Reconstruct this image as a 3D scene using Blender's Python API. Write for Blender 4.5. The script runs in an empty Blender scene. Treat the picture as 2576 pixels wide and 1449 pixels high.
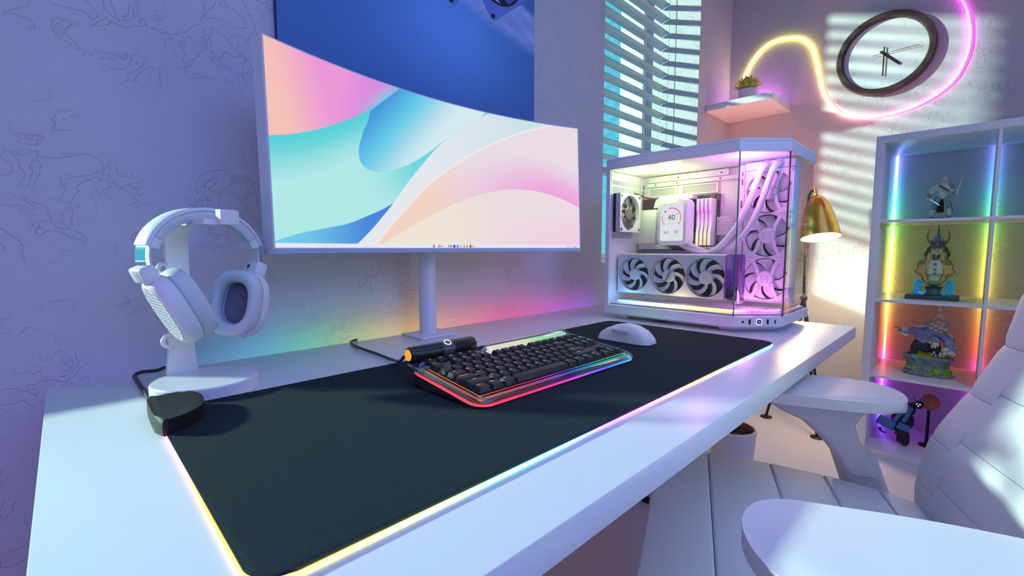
import bpy, bmesh, math, random
import numpy as np
from mathutils import Vector, Matrix, Euler
PI = math.pi
random.seed(7)
SC = bpy.context.scene
COL = SC.collection

# ------------------------------------------------------------------ colour helpers
def lin(c):
    c = c / 255.0
    return c / 12.92 if c <= 0.04045 else ((c + 0.055) / 1.055) ** 2.4
def rgb(r, g, b): return (lin(r), lin(g), lin(b))

# ------------------------------------------------------------------ camera
CAM = Vector((0.02935521, -0.96207357, 0.858))
YAW, PITCH, ROLL, FPX = 0.7790056527621065, 0.08694516504761794, -0.0010605262693750004, 1142.0317426611848
cy, sy = math.cos(YAW), math.sin(YAW)
fwd = Vector((sy * math.cos(PITCH), cy * math.cos(PITCH), -math.sin(PITCH)))
rgt = Vector((cy, -sy, 0)); upv = rgt.cross(fwd)
rr = math.cos(ROLL) * rgt + math.sin(ROLL) * upv
uu = -math.sin(ROLL) * rgt + math.cos(ROLL) * upv
cd = bpy.data.cameras.new('camera'); cam = bpy.data.objects.new('camera', cd); COL.objects.link(cam)
cam.matrix_world = Matrix(((rr.x, uu.x, -fwd.x, CAM.x), (rr.y, uu.y, -fwd.y, CAM.y), (rr.z, uu.z, -fwd.z, CAM.z), (0, 0, 0, 1)))
cd.sensor_width = 36; cd.lens = FPX * 36 / 2576; cd.clip_start = 0.02; cd.clip_end = 200
SC.camera = cam

# ------------------------------------------------------------------ world, sun, added fill lights, exposure
SC.view_settings.view_transform = 'Standard'; SC.view_settings.look = 'None'
SC.view_settings.gamma = 1; SC.view_settings.exposure = 0.0; SC.view_settings.use_curve_mapping = False
cyc = SC.cycles
cyc.max_bounces = 10; cyc.diffuse_bounces = 5; cyc.glossy_bounces = 4; cyc.transmission_bounces = 8; cyc.transparent_max_bounces = 16
cyc.caustics_reflective = False; cyc.caustics_refractive = False; cyc.sample_clamp_indirect = 6.0
cyc.use_denoising = True
W = bpy.data.worlds.new('world'); SC.world = W; W.use_nodes = True
bg = W.node_tree.nodes['Background']; bg.inputs[0].default_value = (0.10, 0.62, 0.84, 1); bg.inputs[1].default_value = 1.0

SUN_DIR = Vector((1.0, -1.12, -0.43)).normalized()
def add_light(name, kind, loc, energy, color, target=None, direction=None, **kw):
    d = bpy.data.lights.new(name, kind); o = bpy.data.objects.new(name, d); COL.objects.link(o)
    o.location = loc; d.energy = energy; d.color = color
    if target is not None: direction = Vector(target) - Vector(loc)
    if direction is not None: o.rotation_euler = Vector(direction).to_track_quat('-Z', 'Y').to_euler()
    for k, v in kw.items(): setattr(d, k, v)
    return o
add_light('sun', 'SUN', (-4, 5, 4), 7.4, (0.70, 0.93, 0.76), direction=SUN_DIR, angle=math.radians(2.6))
add_light('shelf_fill', 'SPOT', (0.9, -1.75, 2.35), 26, (0.92, 1.0, 0.95), target=(2.5, -0.87, 0.66), spot_size=math.radians(27), spot_blend=0.9, shadow_soft_size=0.06)  # unseen light added to brighten the bookcase figurines
# unseen fill lights added for the blue, violet and magenta ambience
add_light('overhead_fill_blue', 'AREA', (0.9, -1.35, 2.55), 7.6, (0.27, 0.43, 1.0), target=(1.0, -1.0, 0), shape='RECTANGLE', size=2.2, size_y=1.6, spread=math.radians(115))  # added fill for the desk and chair from above
add_light('upper_fill_violet', 'AREA', (-1.0, -2.2, 2.3), 4.5, (0.40, 0.22, 1.0), target=(0.3, 0.0, 0.9), shape='RECTANGLE', size=1.2, size_y=0.8)  # added violet tint on the back wall
add_light('wall_fill_blue', 'AREA', (0.2, -3.0, 1.9), 9.5, (0.20, 0.31, 1.0), target=(0.4, 0.0, 1.3), shape='RECTANGLE', size=1.6, size_y=1.0, spread=math.radians(95))  # added to brighten the back wall from the front
add_light('low_fill_magenta', 'AREA', (-1.7, -0.75, 0.35), 3.4, (1.0, 0.2, 0.9), target=(0.4, 0.05, 0.9), shape='DISK', size=0.35)  # added for magenta edges on the stucco relief

# ------------------------------------------------------------------ materials
_mats = {}
def mat(name, col, rough=0.5, metal=0.0, var=0.04, scale=30.0, bump=0.0, bscale=300.0, coat=0.0, emit=None, es=0.0, spec=0.5):
    if name in _mats: return _mats[name]
    m = bpy.data.materials.new(name); m.use_nodes = True; nt = m.node_tree; N = nt.nodes; L = nt.links
    b = N['Principled BSDF']
    tc = N.new('ShaderNodeTexCoord'); no = N.new('ShaderNodeTexNoise'); no.inputs['Scale'].default_value = scale; no.inputs['Detail'].default_value = 3
    L.new(tc.outputs['Object'], no.inputs['Vector'])
    mx = N.new('ShaderNodeMix'); mx.data_type = 'RGBA'
    mx.inputs[6].default_value = (*[c * (1 - var) for c in col], 1); mx.inputs[7].default_value = (*[min(1, c * (1 + var)) for c in col], 1)
    L.new(no.outputs['Fac'], mx.inputs[0]); L.new(mx.outputs[2], b.inputs['Base Color'])
    b.inputs['Roughness'].default_value = rough; b.inputs['Metallic'].default_value = metal
    b.inputs['Coat Weight'].default_value = coat; b.inputs['Specular IOR Level'].default_value = spec
    if bump > 0:
        n2 = N.new('ShaderNodeTexNoise'); n2.inputs['Scale'].default_value = bscale; n2.inputs['Detail'].default_value = 2
        L.new(tc.outputs['Object'], n2.inputs['Vector'])
        bp = N.new('ShaderNodeBump'); bp.inputs['Strength'].default_value = bump; bp.inputs['Distance'].default_value = 0.001
        L.new(n2.outputs['Fac'], bp.inputs['Height']); L.new(bp.outputs['Normal'], b.inputs['Normal'])
    if emit is not None:
        b.inputs['Emission Color'].default_value = (*emit, 1); b.inputs['Emission Strength'].default_value = es
    _mats[name] = m; return m

def glow(name, stops, axis=None, lo=0, hi=1, strength=5.0):
    """emitting strip: one colour, a ramp along a world axis, or (axis='attr') the mesh's own colour attribute"""
    m = bpy.data.materials.new(name); m.use_nodes = True; nt = m.node_tree; N = nt.nodes; L = nt.links
    N.remove(N['Principled BSDF']); out = N['Material Output']
    e = N.new('ShaderNodeEmission'); e.inputs[1].default_value = strength; L.new(e.outputs[0], out.inputs[0])
    if axis == 'attr':
        a = N.new('ShaderNodeAttribute'); a.attribute_name = 'Col'; L.new(a.outputs['Color'], e.inputs[0])
    elif axis is None:
        e.inputs[0].default_value = (*stops, 1)
    else:
        g = N.new('ShaderNodeNewGeometry'); s = N.new('ShaderNodeSeparateXYZ'); L.new(g.outputs['Position'], s.inputs[0])
        mr = N.new('ShaderNodeMapRange'); mr.inputs[1].default_value = lo; mr.inputs[2].default_value = hi
        L.new(s.outputs['XYZ'.index(axis)], mr.inputs[0])
        r = N.new('ShaderNodeValToRGB'); els = r.color_ramp.elements
        for i, (p, c) in enumerate(stops):
            el = els[i] if i < 2 else els.new(p)
            el.position = p; el.color = (*c, 1)
        L.new(mr.outputs[0], r.inputs[0]); L.new(r.outputs[0], e.inputs[0])
    return m

def attrmat(name, rough=0.6, emission=0.0, base=1.0, spec=0.3):
    m = bpy.data.materials.new(name); m.use_nodes = True; nt = m.node_tree; N = nt.nodes; L = nt.links
    b = N['Principled BSDF']; a = N.new('ShaderNodeAttribute'); a.attribute_name = 'Col'
    b.inputs['Roughness'].default_value = rough; b.inputs['Specular IOR Level'].default_value = spec
    if emission > 0:
        b.inputs['Base Color'].default_value = (0.02, 0.02, 0.02, 1)
        L.new(a.outputs['Color'], b.inputs['Emission Color']); b.inputs['Emission Strength'].default_value = emission
    else: L.new(a.outputs['Color'], b.inputs['Base Color'])
    return m

def glass(name, tint=(1, 1, 1), f0=0.06, rough=0.02, fmax=0.7):
    m = bpy.data.materials.new(name); m.use_nodes = True; nt = m.node_tree; N = nt.nodes; L = nt.links
    N.remove(N['Principled BSDF']); out = N['Material Output']
    t = N.new('ShaderNodeBsdfTransparent'); t.inputs[0].default_value = (*tint, 1)
    g = N.new('ShaderNodeBsdfGlossy'); g.inputs['Roughness'].default_value = rough
    lw = N.new('ShaderNodeLayerWeight'); lw.inputs[0].default_value = 0.35
    mr = N.new('ShaderNodeMapRange'); mr.inputs[3].default_value = f0; mr.inputs[4].default_value = fmax
    pw = N.new('ShaderNodeMath'); pw.operation = 'POWER'; pw.inputs[1].default_value = 2.5
    L.new(lw.outputs['Facing'], pw.inputs[0]); L.new(pw.outputs[0], mr.inputs[0])
    mx = N.new('ShaderNodeMixShader'); L.new(mr.outputs[0], mx.inputs[0]); L.new(t.outputs[0], mx.inputs[1]); L.new(g.outputs[0], mx.inputs[2])
    L.new(mx.outputs[0], out.inputs[0])
    return m

def stucco(name, col):
    m = bpy.data.materials.new(name); m.use_nodes = True; nt = m.node_tree; N = nt.nodes; L = nt.links
    b = N['Principled BSDF']; b.inputs['Roughness'].default_value = 0.62; b.inputs['Specular IOR Level'].default_value = 0.35
    b.inputs['Base Color'].default_value = (*col, 1)
    g = N.new('ShaderNodeTexCoord')
    def noise(sc, det, dist=0.0, rough=0.5):
        n = N.new('ShaderNodeTexNoise'); n.inputs['Scale'].default_value = sc; n.inputs['Detail'].default_value = det
        n.inputs['Roughness'].default_value = rough; n.inputs['Distortion'].default_value = dist
        L.new(g.outputs['Object'], n.inputs['Vector']); return n
    def math_(op, a, bb=None, v=None):
        n = N.new('ShaderNodeMath'); n.operation = op; L.new(a, n.inputs[0])
        if bb is not None: L.new(bb, n.inputs[1])
        elif v is not None: n.inputs[1].default_value = v
        return n.outputs[0]
    def ridge(sc, dist, wid):
        n = noise(sc, 2, dist)
        d = math_('ABSOLUTE', math_('SUBTRACT', n.outputs['Fac'], v=0.5))
        mr = N.new('ShaderNodeMapRange'); mr.interpolation_type = 'SMOOTHSTEP'
        mr.inputs[1].default_value = 0; mr.inputs[2].default_value = wid; mr.inputs[3].default_value = 1; mr.inputs[4].default_value = 0
        L.new(d, mr.inputs[0]); return mr.outputs[0]
    mk = noise(9, 2); mk2 = N.new('ShaderNodeMapRange'); mk2.inputs[1].default_value = 0.46; mk2.inputs[2].default_value = 0.58; L.new(mk.outputs['Fac'], mk2.inputs[0])
    r1 = math_('MULTIPLY', ridge(19, 1.6, 0.024), mk2.outputs[0])
    r2 = math_('MULTIPLY', ridge(34, 0.8, 0.03), v=0.14)
    fine = math_('MULTIPLY', noise(420, 3).outputs['Fac'], v=0.45)
    soft = math_('MULTIPLY', noise(26, 2).outputs['Fac'], v=0.8)
    h = math_('ADD', math_('ADD', r1, r2), math_('ADD', fine, soft))
    bp = N.new('ShaderNodeBump'); bp.inputs['Strength'].default_value = 0.65; bp.inputs['Distance'].default_value = 0.0022
    L.new(h, bp.inputs['Height']); L.new(bp.outputs['Normal'], b.inputs['Normal'])
    return m

# ------------------------------------------------------------------ mesh builder
class MB:
    def __init__(self): self.bm = bmesh.new(); self.cols = None
    def _x(self, vs, M):
        if M is not None: bmesh.ops.transform(self.bm, matrix=M, verts=vs)
    def box(self, x0, x1, y0, y1, z0, z1, bev=0.0, seg=2, M=None):
        r = bmesh.ops.create_cube(self.bm, size=1.0); vs = r['verts']
        for v in vs: v.co = Vector(((x0 + x1) / 2 + v.co.x * (x1 - x0), (y0 + y1) / 2 + v.co.y * (y1 - y0), (z0 + z1) / 2 + v.co.z * (z1 - z0)))
        if bev > 0:
            es = list({e for v in vs for e in v.link_edges})
            rb = bmesh.ops.bevel(self.bm, geom=es, offset=bev, segments=seg, affect='EDGES', profile=0.5)
            vs = list({v for f in rb['faces'] for v in f.verts} | {v for v in vs if v.is_valid})
        self._x(vs, M); return self
    def cbox(self, c, s, bev=0.0, M=None, seg=2):
        self.box(c[0] - s[0] / 2, c[0] + s[0] / 2, c[1] - s[1] / 2, c[1] + s[1] / 2, c[2] - s[2] / 2, c[2] + s[2] / 2, bev, seg, M); return self
    def ring_loft(self, rings, closed_ring=True, cap=True, loop=False):
        n = len(rings[0]); R = [[self.bm.verts.new(p) for p in r] for r in rings]
        m = len(R)
        for i in range(m if loop else m - 1):
            A, B = R[i], R[(i + 1) % m]
            for j in range(n if closed_ring else n - 1):
                k = (j + 1) % n
                try: self.bm.faces.new((A[j], A[k], B[k], B[j]))
                except ValueError: pass
        if cap and not loop and closed_ring:
            try: self.bm.faces.new(R[0][::-1]); self.bm.faces.new(R[-1])
            except ValueError: pass
        return R
    def tube(self, pts, r, n=10, closed=False, cap=True):
        P = [Vector(p) for p in pts]; m = len(P)
        rad = (lambda i: r[i]) if isinstance(r, (list, tuple)) else (lambda i: r)
        rings = []; prev = None
        for i in range(m):
            a = P[i - 1] if (i > 0 or closed) else P[0]; b = P[(i + 1) % m] if (i < m - 1 or closed) else P[-1]
            t = (b - a).normalized()
            if prev is None:
                q = Vector((0, 0, 1)) if abs(t.z) < 0.9 else Vector((1, 0, 0))
                u = t.cross(q).normalized()
            else: u = (prev - t * prev.dot(t)).normalized()
            prev = u; v = t.cross(u)
            rings.append([P[i] + (u * math.cos(2 * PI * j / n) + v * math.sin(2 * PI * j / n)) * rad(i) for j in range(n)])
        self.ring_loft(rings, cap=cap, loop=closed); return self
    def cyl(self, p0, p1, r0, r1=None, n=24):
        return self.tube([p0, p1], [r0, r0 if r1 is None else r1], n)
    def lathe(self, prof, n=32, M=None, cap=True):
        rings = [[Vector((r * math.cos(2 * PI * j / n), r * math.sin(2 * PI * j / n), z)) for j in range(n)] for r, z in prof]
        if M is not None: rings = [[M @ p for p in r] for r in rings]
        self.ring_loft(rings, cap=cap); return self
    def prism(self, poly, z0, z1, bev=0.0, seg=2, M=None, top_only=False):
        b = [self.bm.verts.new((x, y, z0)) for x, y in poly]; t = [self.bm.verts.new((x, y, z1)) for x, y in poly]
        n = len(poly); area = sum(poly[i][0] * poly[(i + 1) % n][1] - poly[(i + 1) % n][0] * poly[i][1] for i in range(n))
        fs = []
        ft = self.bm.faces.new(t if area > 0 else t[::-1]); fb = self.bm.faces.new(b[::-1] if area > 0 else b)
        for i in range(n):
            k = (i + 1) % n; q = (b[i], b[k], t[k], t[i]); fs.append(self.bm.faces.new(q if area > 0 else q[::-1]))
        vs = b + t
        if bev > 0:
            es = list(ft.edges) + ([] if top_only else list(fb.edges))
            rb = bmesh.ops.bevel(self.bm, geom=es, offset=bev, segments=seg, affect='EDGES', profile=0.5)
            vs = list({v for f in rb['faces'] for v in f.verts} | {v for v in vs if v.is_valid} | {v for f in rb['faces'] for g in f.verts for e in g.link_edges for v in e.verts})
        self._x(vs, M); return self
    def ell(self, c, r, seg=16, rings=10, M=None):
        q = bmesh.ops.create_uvsphere(self.bm, u_segments=seg, v_segments=rings, radius=1.0); vs = q['verts']
        r = (r, r, r) if isinstance(r, (int, float)) else r
        for v in vs: v.co = Vector((v.co.x * r[0], v.co.y * r[1], v.co.z * r[2]))
        if M is not None: bmesh.ops.transform(self.bm, matrix=M, verts=vs)
        for v in vs: v.co += Vector(c)
        return self
    def ico(self, c, r, M=None, sub=1, jit=0.0):
        q = bmesh.ops.create_icosphere(self.bm, subdivisions=sub, radius=1.0); vs = q['verts']
        r = (r, r, r) if isinstance(r, (int, float)) else r
        for v in vs: v.co = Vector((v.co.x * r[0], v.co.y * r[1], v.co.z * r[2])) * (1 + random.uniform(-jit, jit))
        if M is not None: bmesh.ops.transform(self.bm, matrix=M, verts=vs)
        for v in vs: v.co += Vector(c)
        return self
    def quad(self, a, b, c, d):
        self.bm.faces.new([self.bm.verts.new(p) for p in (a, b, c, d)]); return self
    def mesh(self, name, smooth=32):
        bm = self.bm
        bmesh.ops.recalc_face_normals(bm, faces=bm.faces[:])
        if smooth:
            ang = math.radians(smooth)
            for f in bm.faces: f.smooth = True
            for e in bm.edges: e.smooth = len(e.link_faces) == 2 and e.calc_face_angle(0) < ang
        me = bpy.data.meshes.new(name); bm.to_mesh(me); bm.free(); return me
    def done(self, name, m, parent=None, smooth=32, W=True):
        return obj(name, self.mesh(name, smooth), m, parent, W)

def obj(name, me, m=None, parent=None, W=True):
    """W: the mesh is in world coordinates although it hangs under PARENT"""
    o = bpy.data.objects.new(name, me); COL.objects.link(o)
    if m is not None and len(me.materials) == 0: me.materials.append(m)
    if parent is not None:
        o.parent = parent
        if W:
            off = Vector((0, 0, 0)); p = parent
            while p is not None: off -= p.location; p = p.parent
            o.location = off
    return o
def thing(name, label, cat, loc=(0, 0, 0), rot=(0, 0, 0), group=None):
    o = bpy.data.objects.new(name, None); COL.objects.link(o); o.empty_display_size = 0.05
    o.location = loc; o.rotation_euler = rot; o['label'] = label; o['category'] = cat
    if group: o['group'] = group
    return o
def tag(o, label, cat, group=None):
    o['label'] = label; o['category'] = cat
    if group: o['group'] = group
    return o
def struct(o): o['kind'] = 'structure'; return o
def stuff(o): o['kind'] = 'stuff'; return o
def mod_remesh(o, vs, smooth=3):
    r = o.modifiers.new('remesh', 'REMESH'); r.mode = 'VOXEL'; r.voxel_size = vs; r.use_smooth_shade = True
    if smooth: s = o.modifiers.new('smooth', 'SMOOTH'); s.factor = 0.5; s.iterations = smooth
    return o
_tx = {}
def text_mesh(body, size, ext=0.0):
    k = (body, size, ext)
    if k in _tx: return _tx[k]
    c = bpy.data.curves.new('text', 'FONT'); c.body = body; c.size = size; c.extrude = ext; c.align_x = 'CENTER'; c.align_y = 'CENTER'; c.resolution_u = 2
    o = bpy.data.objects.new('text', c); COL.objects.link(o); dg = bpy.context.evaluated_depsgraph_get()
    me = bpy.data.meshes.new_from_object(o.evaluated_get(dg)); bpy.data.objects.remove(o); bpy.data.curves.remove(c)
    _tx[k] = me; return me
def add_text(mb, body, size, M, ext=0.0):
    me = text_mesh(body, size, ext); n0 = len(mb.bm.verts)
    mb.bm.from_mesh(me); mb.bm.verts.ensure_lookup_table()
    bmesh.ops.transform(mb.bm, matrix=M, verts=mb.bm.verts[n0:])
def axes(o, x, y, z):
    x, y, z = Vector(x), Vector(y), Vector(z)
    return Matrix(((x.x, y.x, z.x, o[0]), (x.y, y.y, z.y, o[1]), (x.z, y.z, z.z, o[2]), (0, 0, 0, 1)))
def rrect(w, h, r, n=5, cx=0, cy=0):
    out = []
    for (sx, sy_, a0) in ((1, 1, 0), (-1, 1, 90), (-1, -1, 180), (1, -1, 270)):
        for i in range(n + 1):
            a = math.radians(a0 + 90 * i / n)
            out.append((cx + sx * (w / 2 - r) + r * math.cos(a), cy + sy_ * (h / 2 - r) + r * math.sin(a)))
    return out
def catmull(P, k=8, closed=False):
    P = [Vector(p) for p in P]; n = len(P); out = []
    for i in range(n if closed else n - 1):
        p0 = P[i - 1] if (i > 0 or closed) else P[0]; p1 = P[i]; p2 = P[(i + 1) % n]; p3 = P[(i + 2) % n] if (i + 2 < n or closed) else P[-1]
        for j in range(k):
            t = j / k
            out.append(0.5 * ((2 * p1) + (p2 - p0) * t + (2 * p0 - 5 * p1 + 4 * p2 - p3) * t * t + (3 * p1 - p0 - 3 * p2 + p3) * t ** 3))
    if not closed: out.append(P[-1])
    return out

# ------------------------------------------------------------------ dimensions
DZ = 0.65                                   # desk top
WY, WO = 0.06, 0.40                         # back wall: inner and outer face
RX = 2.7668                                 # right wall
LX, JX = 1.530, 2.3586                      # window opening
SILL = 0.800
XL, YF, ZC = -2.3, -3.3, 2.65
SX = 2.373                                  # bookcase front

white = mat('white_lacquer', (0.80, 0.80, 0.82), 0.28, var=0.02, scale=6)
whitem = mat('white_plastic', (0.78, 0.78, 0.80), 0.38, var=0.02)
black = mat('black_plastic', (0.012, 0.012, 0.014), 0.42, var=0.2)
dark = mat('dark_metal', (0.02, 0.018, 0.016), 0.35, metal=0.4, var=0.1)
wallm = stucco('stucco_paint', (0.56, 0.56, 0.58))
stripm = mat('led_diffuser_base', (0.7, 0.7, 0.7), 0.4)

# ------------------------------------------------------------------ room shell
b = MB()
segs = [(XL, -1.95), (-0.046, LX), (JX, RX)]
for x0, x1 in segs: b.box(x0, x1, WY, WO, 0, ZC)
b.box(LX, JX, WY, WO, 0, SILL).box(LX, JX, WY, WO, 2.35, ZC)
b.box(-1.95, -0.046, WY, WO, 0, 0.735).box(-1.95, -0.046, WY, WO, 2.35, ZC)
struct(b.done('wall_back', wallm, smooth=0))
struct(MB().box(RX, RX + 0.1, YF, WO, 0, ZC).done('wall_right', wallm, smooth=0))
struct(MB().box(XL - 0.1, XL, YF, WO, 0, ZC).done('wall_left', wallm, smooth=0))
struct(MB().box(XL, RX, YF - 0.1, YF, 0, ZC).done('wall_front', wallm, smooth=0))
ceilm = mat('ceiling_paint', (0.75, 0.75, 0.76), 0.8)
struct(MB().box(XL, RX, YF, WO, ZC, ZC + 0.1).done('ceiling', ceilm, smooth=0))
floorm = mat('polished_floor', (0.74, 0.72, 0.72), 0.22, var=0.03, scale=3)
struct(MB().box(XL, RX, YF, WO, -0.1, 0).done('floor', floorm, smooth=0))

pane_m = glass('window_glass', (0.97, 1, 1), 0.03)
framem = mat('window_frame_white', (0.8, 0.8, 0.8), 0.35)
def window(name, x0, x1, z0, z1):
    y = 0.372; t = 0.035
    f = MB()
    for a, bb, c, d in ((x0, x0 + t, z0, z1), (x1 - t, x1, z0, z1), (x0 + t, x1 - t, z0, z0 + t), (x0 + t, x1 - t, z1 - t, z1)):
        f.box(a, bb, y - 0.02, y + 0.02, c, d)
    fr = struct(f.done(name, framem, smooth=0))
    p = MB().box(x0 + t, x1 - t, y - 0.003, y + 0.003, z0 + t, z1 - t).done('pane', pane_m, fr, smooth=0)
    return fr
window('window_1', LX, JX, SILL, 2.35)
window('window_2', -1.95, -0.046, 0.735, 2.35)

# neighbouring white house outside the window, sunlit
t = thing('exterior_house', 'bright white house wall outside, seen through the blind slats', 'house', (5.0, 1.5, -2))
housem = mat('house_render', (0.86, 0.87, 0.87), 0.8, var=0.02)
MB().box(5.0, 9.0, -1.0, 2.19, -2, 7).done('wall', housem, t, smooth=0)
MB().box(4.9, 9.1, -1.1, 2.25, 7, 7.3).done('roof', mat('house_roof', (0.5, 0.5, 0.52), 0.8), t, smooth=0)

# ------------------------------------------------------------------ venetian blind
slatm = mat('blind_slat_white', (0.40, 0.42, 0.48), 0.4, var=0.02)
t = thing('venetian_blind', 'white horizontal slat blind hanging in the window recess', 'blind', (1.944, 0.25, 1.2))
BYC = 0.243
sm = MB(); w = 0.048
prof = [(-0.5, 0.0), (-0.25, 0.003), (0, 0.004), (0.25, 0.003), (0.5, 0.0)]
ang = math.radians(10)
rings = []
for x in (LX + 0.004, JX - 0.004):
    ring = []
    for s, h in prof: ring.append((x, s * w, h + 0.0012))
    for s, h in prof[::-1]: ring.append((x, s * w, h - 0.0012))
    rings.append(ring)
sm.ring_loft(rings); slat_me = sm.mesh('slat', 20)
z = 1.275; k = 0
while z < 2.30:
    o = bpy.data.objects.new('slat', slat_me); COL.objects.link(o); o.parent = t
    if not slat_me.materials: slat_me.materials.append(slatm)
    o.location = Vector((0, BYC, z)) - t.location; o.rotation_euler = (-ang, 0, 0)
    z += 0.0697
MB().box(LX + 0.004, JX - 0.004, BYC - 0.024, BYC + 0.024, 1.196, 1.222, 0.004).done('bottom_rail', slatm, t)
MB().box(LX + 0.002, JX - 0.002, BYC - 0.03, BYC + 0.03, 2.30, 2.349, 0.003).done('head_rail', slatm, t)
for x in (1.63, 2.335):
    MB().tube([(x, BYC - 0.03, 1.2), (x, BYC - 0.03, 2.31)], 0.0016, 6).done('ladder_cord', mat('blind_cord', (0.35, 0.42, 0.45), 0.8), t)

# ------------------------------------------------------------------ desk
t = thing('desk', 'long white lacquered desk with a thick top along the textured wall', 'desk', (0.76, -0.38, 0))
MB().box(0, 1.518, -0.7557, 0, DZ - 0.0301, DZ, 0.0012, 2).done('desk_top', white, t)
for x in (0.06, 1.385):
    lg = MB().box(x, x + 0.034, -0.43, -0.03, 0.022, DZ - 0.0302, 0.002).done('leg', white, t)
    MB().box(x - 0.006, x + 0.040, -0.45, -0.02, 0.0, 0.0215, 0.003).done('foot_rail', black, lg)
rain = [(0.0, (0.02, 0.02, 0.15)), (0.10, (0.02, 0.06, 0.25)), (0.20, (0.03, 0.45, 0.60)), (0.28, (0.10, 0.75, 0.12)), (0.36, (0.75, 0.72, 0.03)),
        (0.50, (0.95, 0.40, 0.05)), (0.62, (1.0, 0.07, 0.12)), (0.72, (0.95, 0.02, 0.22)), (0.82, (0.75, 0.05, 0.6)), (0.92, (0.35, 0.08, 0.8)), (1.0, (0.2, 0.1, 0.8))]
o = MB().box(0.02, 1.50, 0.0015, 0.0075, DZ - 0.022, DZ - 0.013).done('light_strip', glow('desk_backlight', rain, 'X', 0, 1.518, 8.5), t)

# ------------------------------------------------------------------ poster
t = thing('poster', 'large dark blue wall print with a cooling fan at its top edge', 'poster', (0.742, WY - 0.008, 1.5))
PX_, PX2, PZ, PZ2 = 0.363, 1.1222, 0.98, 2.12
nx, nz = 150, 220
U, V = np.meshgrid(np.linspace(0, 1, nx), np.linspace(0, 1, nz))
X = PX_ + U * (PX2 - PX_); Z = PZ + V * (PZ2 - PZ)
def smooth(a, b, x): t_ = np.clip((x - a) / (b - a), 0, 1); return t_ * t_ * (3 - 2 * t_)
c0 = np.array(rgb(74, 122, 178)); c1 = np.array(rgb(104, 165, 232))
gr = np.exp(-(((X - 0.80) / 0.22) ** 2 + ((Z - 1.45) / 0.16) ** 2))[..., None]
Cc = c0 * (1 - gr) + c1 * gr
rs = np.random.RandomState(3); nzf = np.zeros_like(X)
for q in range(28):
    a, bq, ph = rs.uniform(-60, 120), rs.uniform(40, 160), rs.uniform(0, 6.28); nzf += np.sin(a * X + bq * Z + ph) / 28
lo = 1.495 - 0.19 * (X - 0.92) + 0.02 * nzf; hi = 1.60 - 0.28 * (X - 1.0)
band = smooth(-0.012, 0.03, Z - lo) * (1 - smooth(0.0, 0.02, Z - hi - np.where(X < 1.0, 0.2, 0))) * (0.75 + 0.9 * nzf)
Cc = Cc + (np.array(rgb(165, 190, 232)) - Cc) * np.clip(band, 0, 1)[..., None]
verts = np.stack([X, np.full_like(X, WY - 0.0161), Z], -1).reshape(-1, 3)
def gridfaces(nx, nz):
    i = np.arange(nx - 1)[None, :] + nx * np.arange(nz - 1)[:, None]; i = i.ravel()
    return np.stack([i, i + 1, i + 1 + nx, i + nx], -1)
def gridmesh(name, verts, nx, nz, cols):
    me = bpy.data.meshes.new(name); me.from_pydata(verts.tolist(), [], gridfaces(nx, nz).tolist())
    a = me.color_attributes.new('Col', 'FLOAT_COLOR', 'POINT')
    a.data.foreach_set('color', np.concatenate([cols.reshape(-1, 3), np.ones((verts.shape[0], 1))], 1).astype(np.float32).ravel())
    me.polygons.foreach_set('use_smooth', [True] * len(me.polygons)); return me
obj('print', gridmesh('print', verts, nx, nz, Cc), attrmat('poster_print', 0.45), t)
MB().box(PX_, PX2, WY - 0.016, WY, PZ, PZ2).done('backing', mat('poster_edge_blue', rgb(40, 60, 120), 0.6), t, smooth=0)
# the fan printed on the poster: a flat print of frame, blades and screw holes
FC = (0.965, 1.66)
def flat(name, poly, lay, m): return MB().prism(poly, 0, 0.0004 * lay, M=axes((0, WY - 0.0165, 0), (1, 0, 0), (0, 0, 1), (0, -1, 0))).done(name, m, t, smooth=0)
pr1 = mat('print_pale_blue', rgb(98, 132, 205), 0.45); pr2 = mat('print_navy', rgb(14, 20, 52), 0.45); pr3 = mat('print_sky', rgb(140, 172, 235), 0.45); pr4 = mat('print_mid_blue', rgb(58, 84, 160), 0.45)
def rot2(p, a): return (p[0] * math.cos(a) - p[1] * math.sin(a), p[0] * math.sin(a) + p[1] * math.cos(a))
sq = [(FC[0] + x * 1.0, FC[1] + y) for x, y in [rot2(p, math.radians(38)) for p in rrect(0.225, 0.225, 0.02)]]
flat('print_frame', sq, 1, pr1)
flat('print_opening', [(FC[0] + 0.103 * math.cos(i * PI / 24), FC[1] + 0.103 * math.sin(i * PI / 24)) for i in range(48)], 2, pr2)
for i in range(7):
    a0 = i * 2 * PI / 7 + 0.2; pl = []
    for s in range(7): r = 0.035 + 0.064 * s / 6; a = a0 + 0.5 * (s / 6) ** 1.5; pl.append((FC[0] + r * math.cos(a), FC[1] + r * math.sin(a)))
    for s in range(6, -1, -1): r = 0.035 + 0.064 * s / 6; a = a0 + 0.42 + 0.62 * (s / 6) ** 1.5; pl.append((FC[0] + r * math.cos(a), FC[1] + r * math.sin(a)))
    flat('print_blade', pl, 3, pr4 if i % 2 else pr3)
flat('print_hub', [(FC[0] + 0.036 * math.cos(i * PI / 12), FC[1] + 0.036 * math.sin(i * PI / 12)) for i in range(24)], 4, pr1)
for x, y in ((-0.1, -0.1), (0.1, -0.1), (0.1, 0.1), (-0.1, 0.1)):
    p = rot2((x, y), math.radians(38)); flat('print_screw_hole', [(FC[0] + p[0] + 0.0065 * math.cos(i * PI / 10), FC[1] + p[1] + 0.0065 * math.sin(i * PI / 10)) for i in range(20)], 3, pr2)
flat('print_bracket', [(0.795, 1.62), (0.785, 1.515), (0.805, 1.497), (0.822, 1.512), (0.822, 1.62)], 1, pr1)
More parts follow.
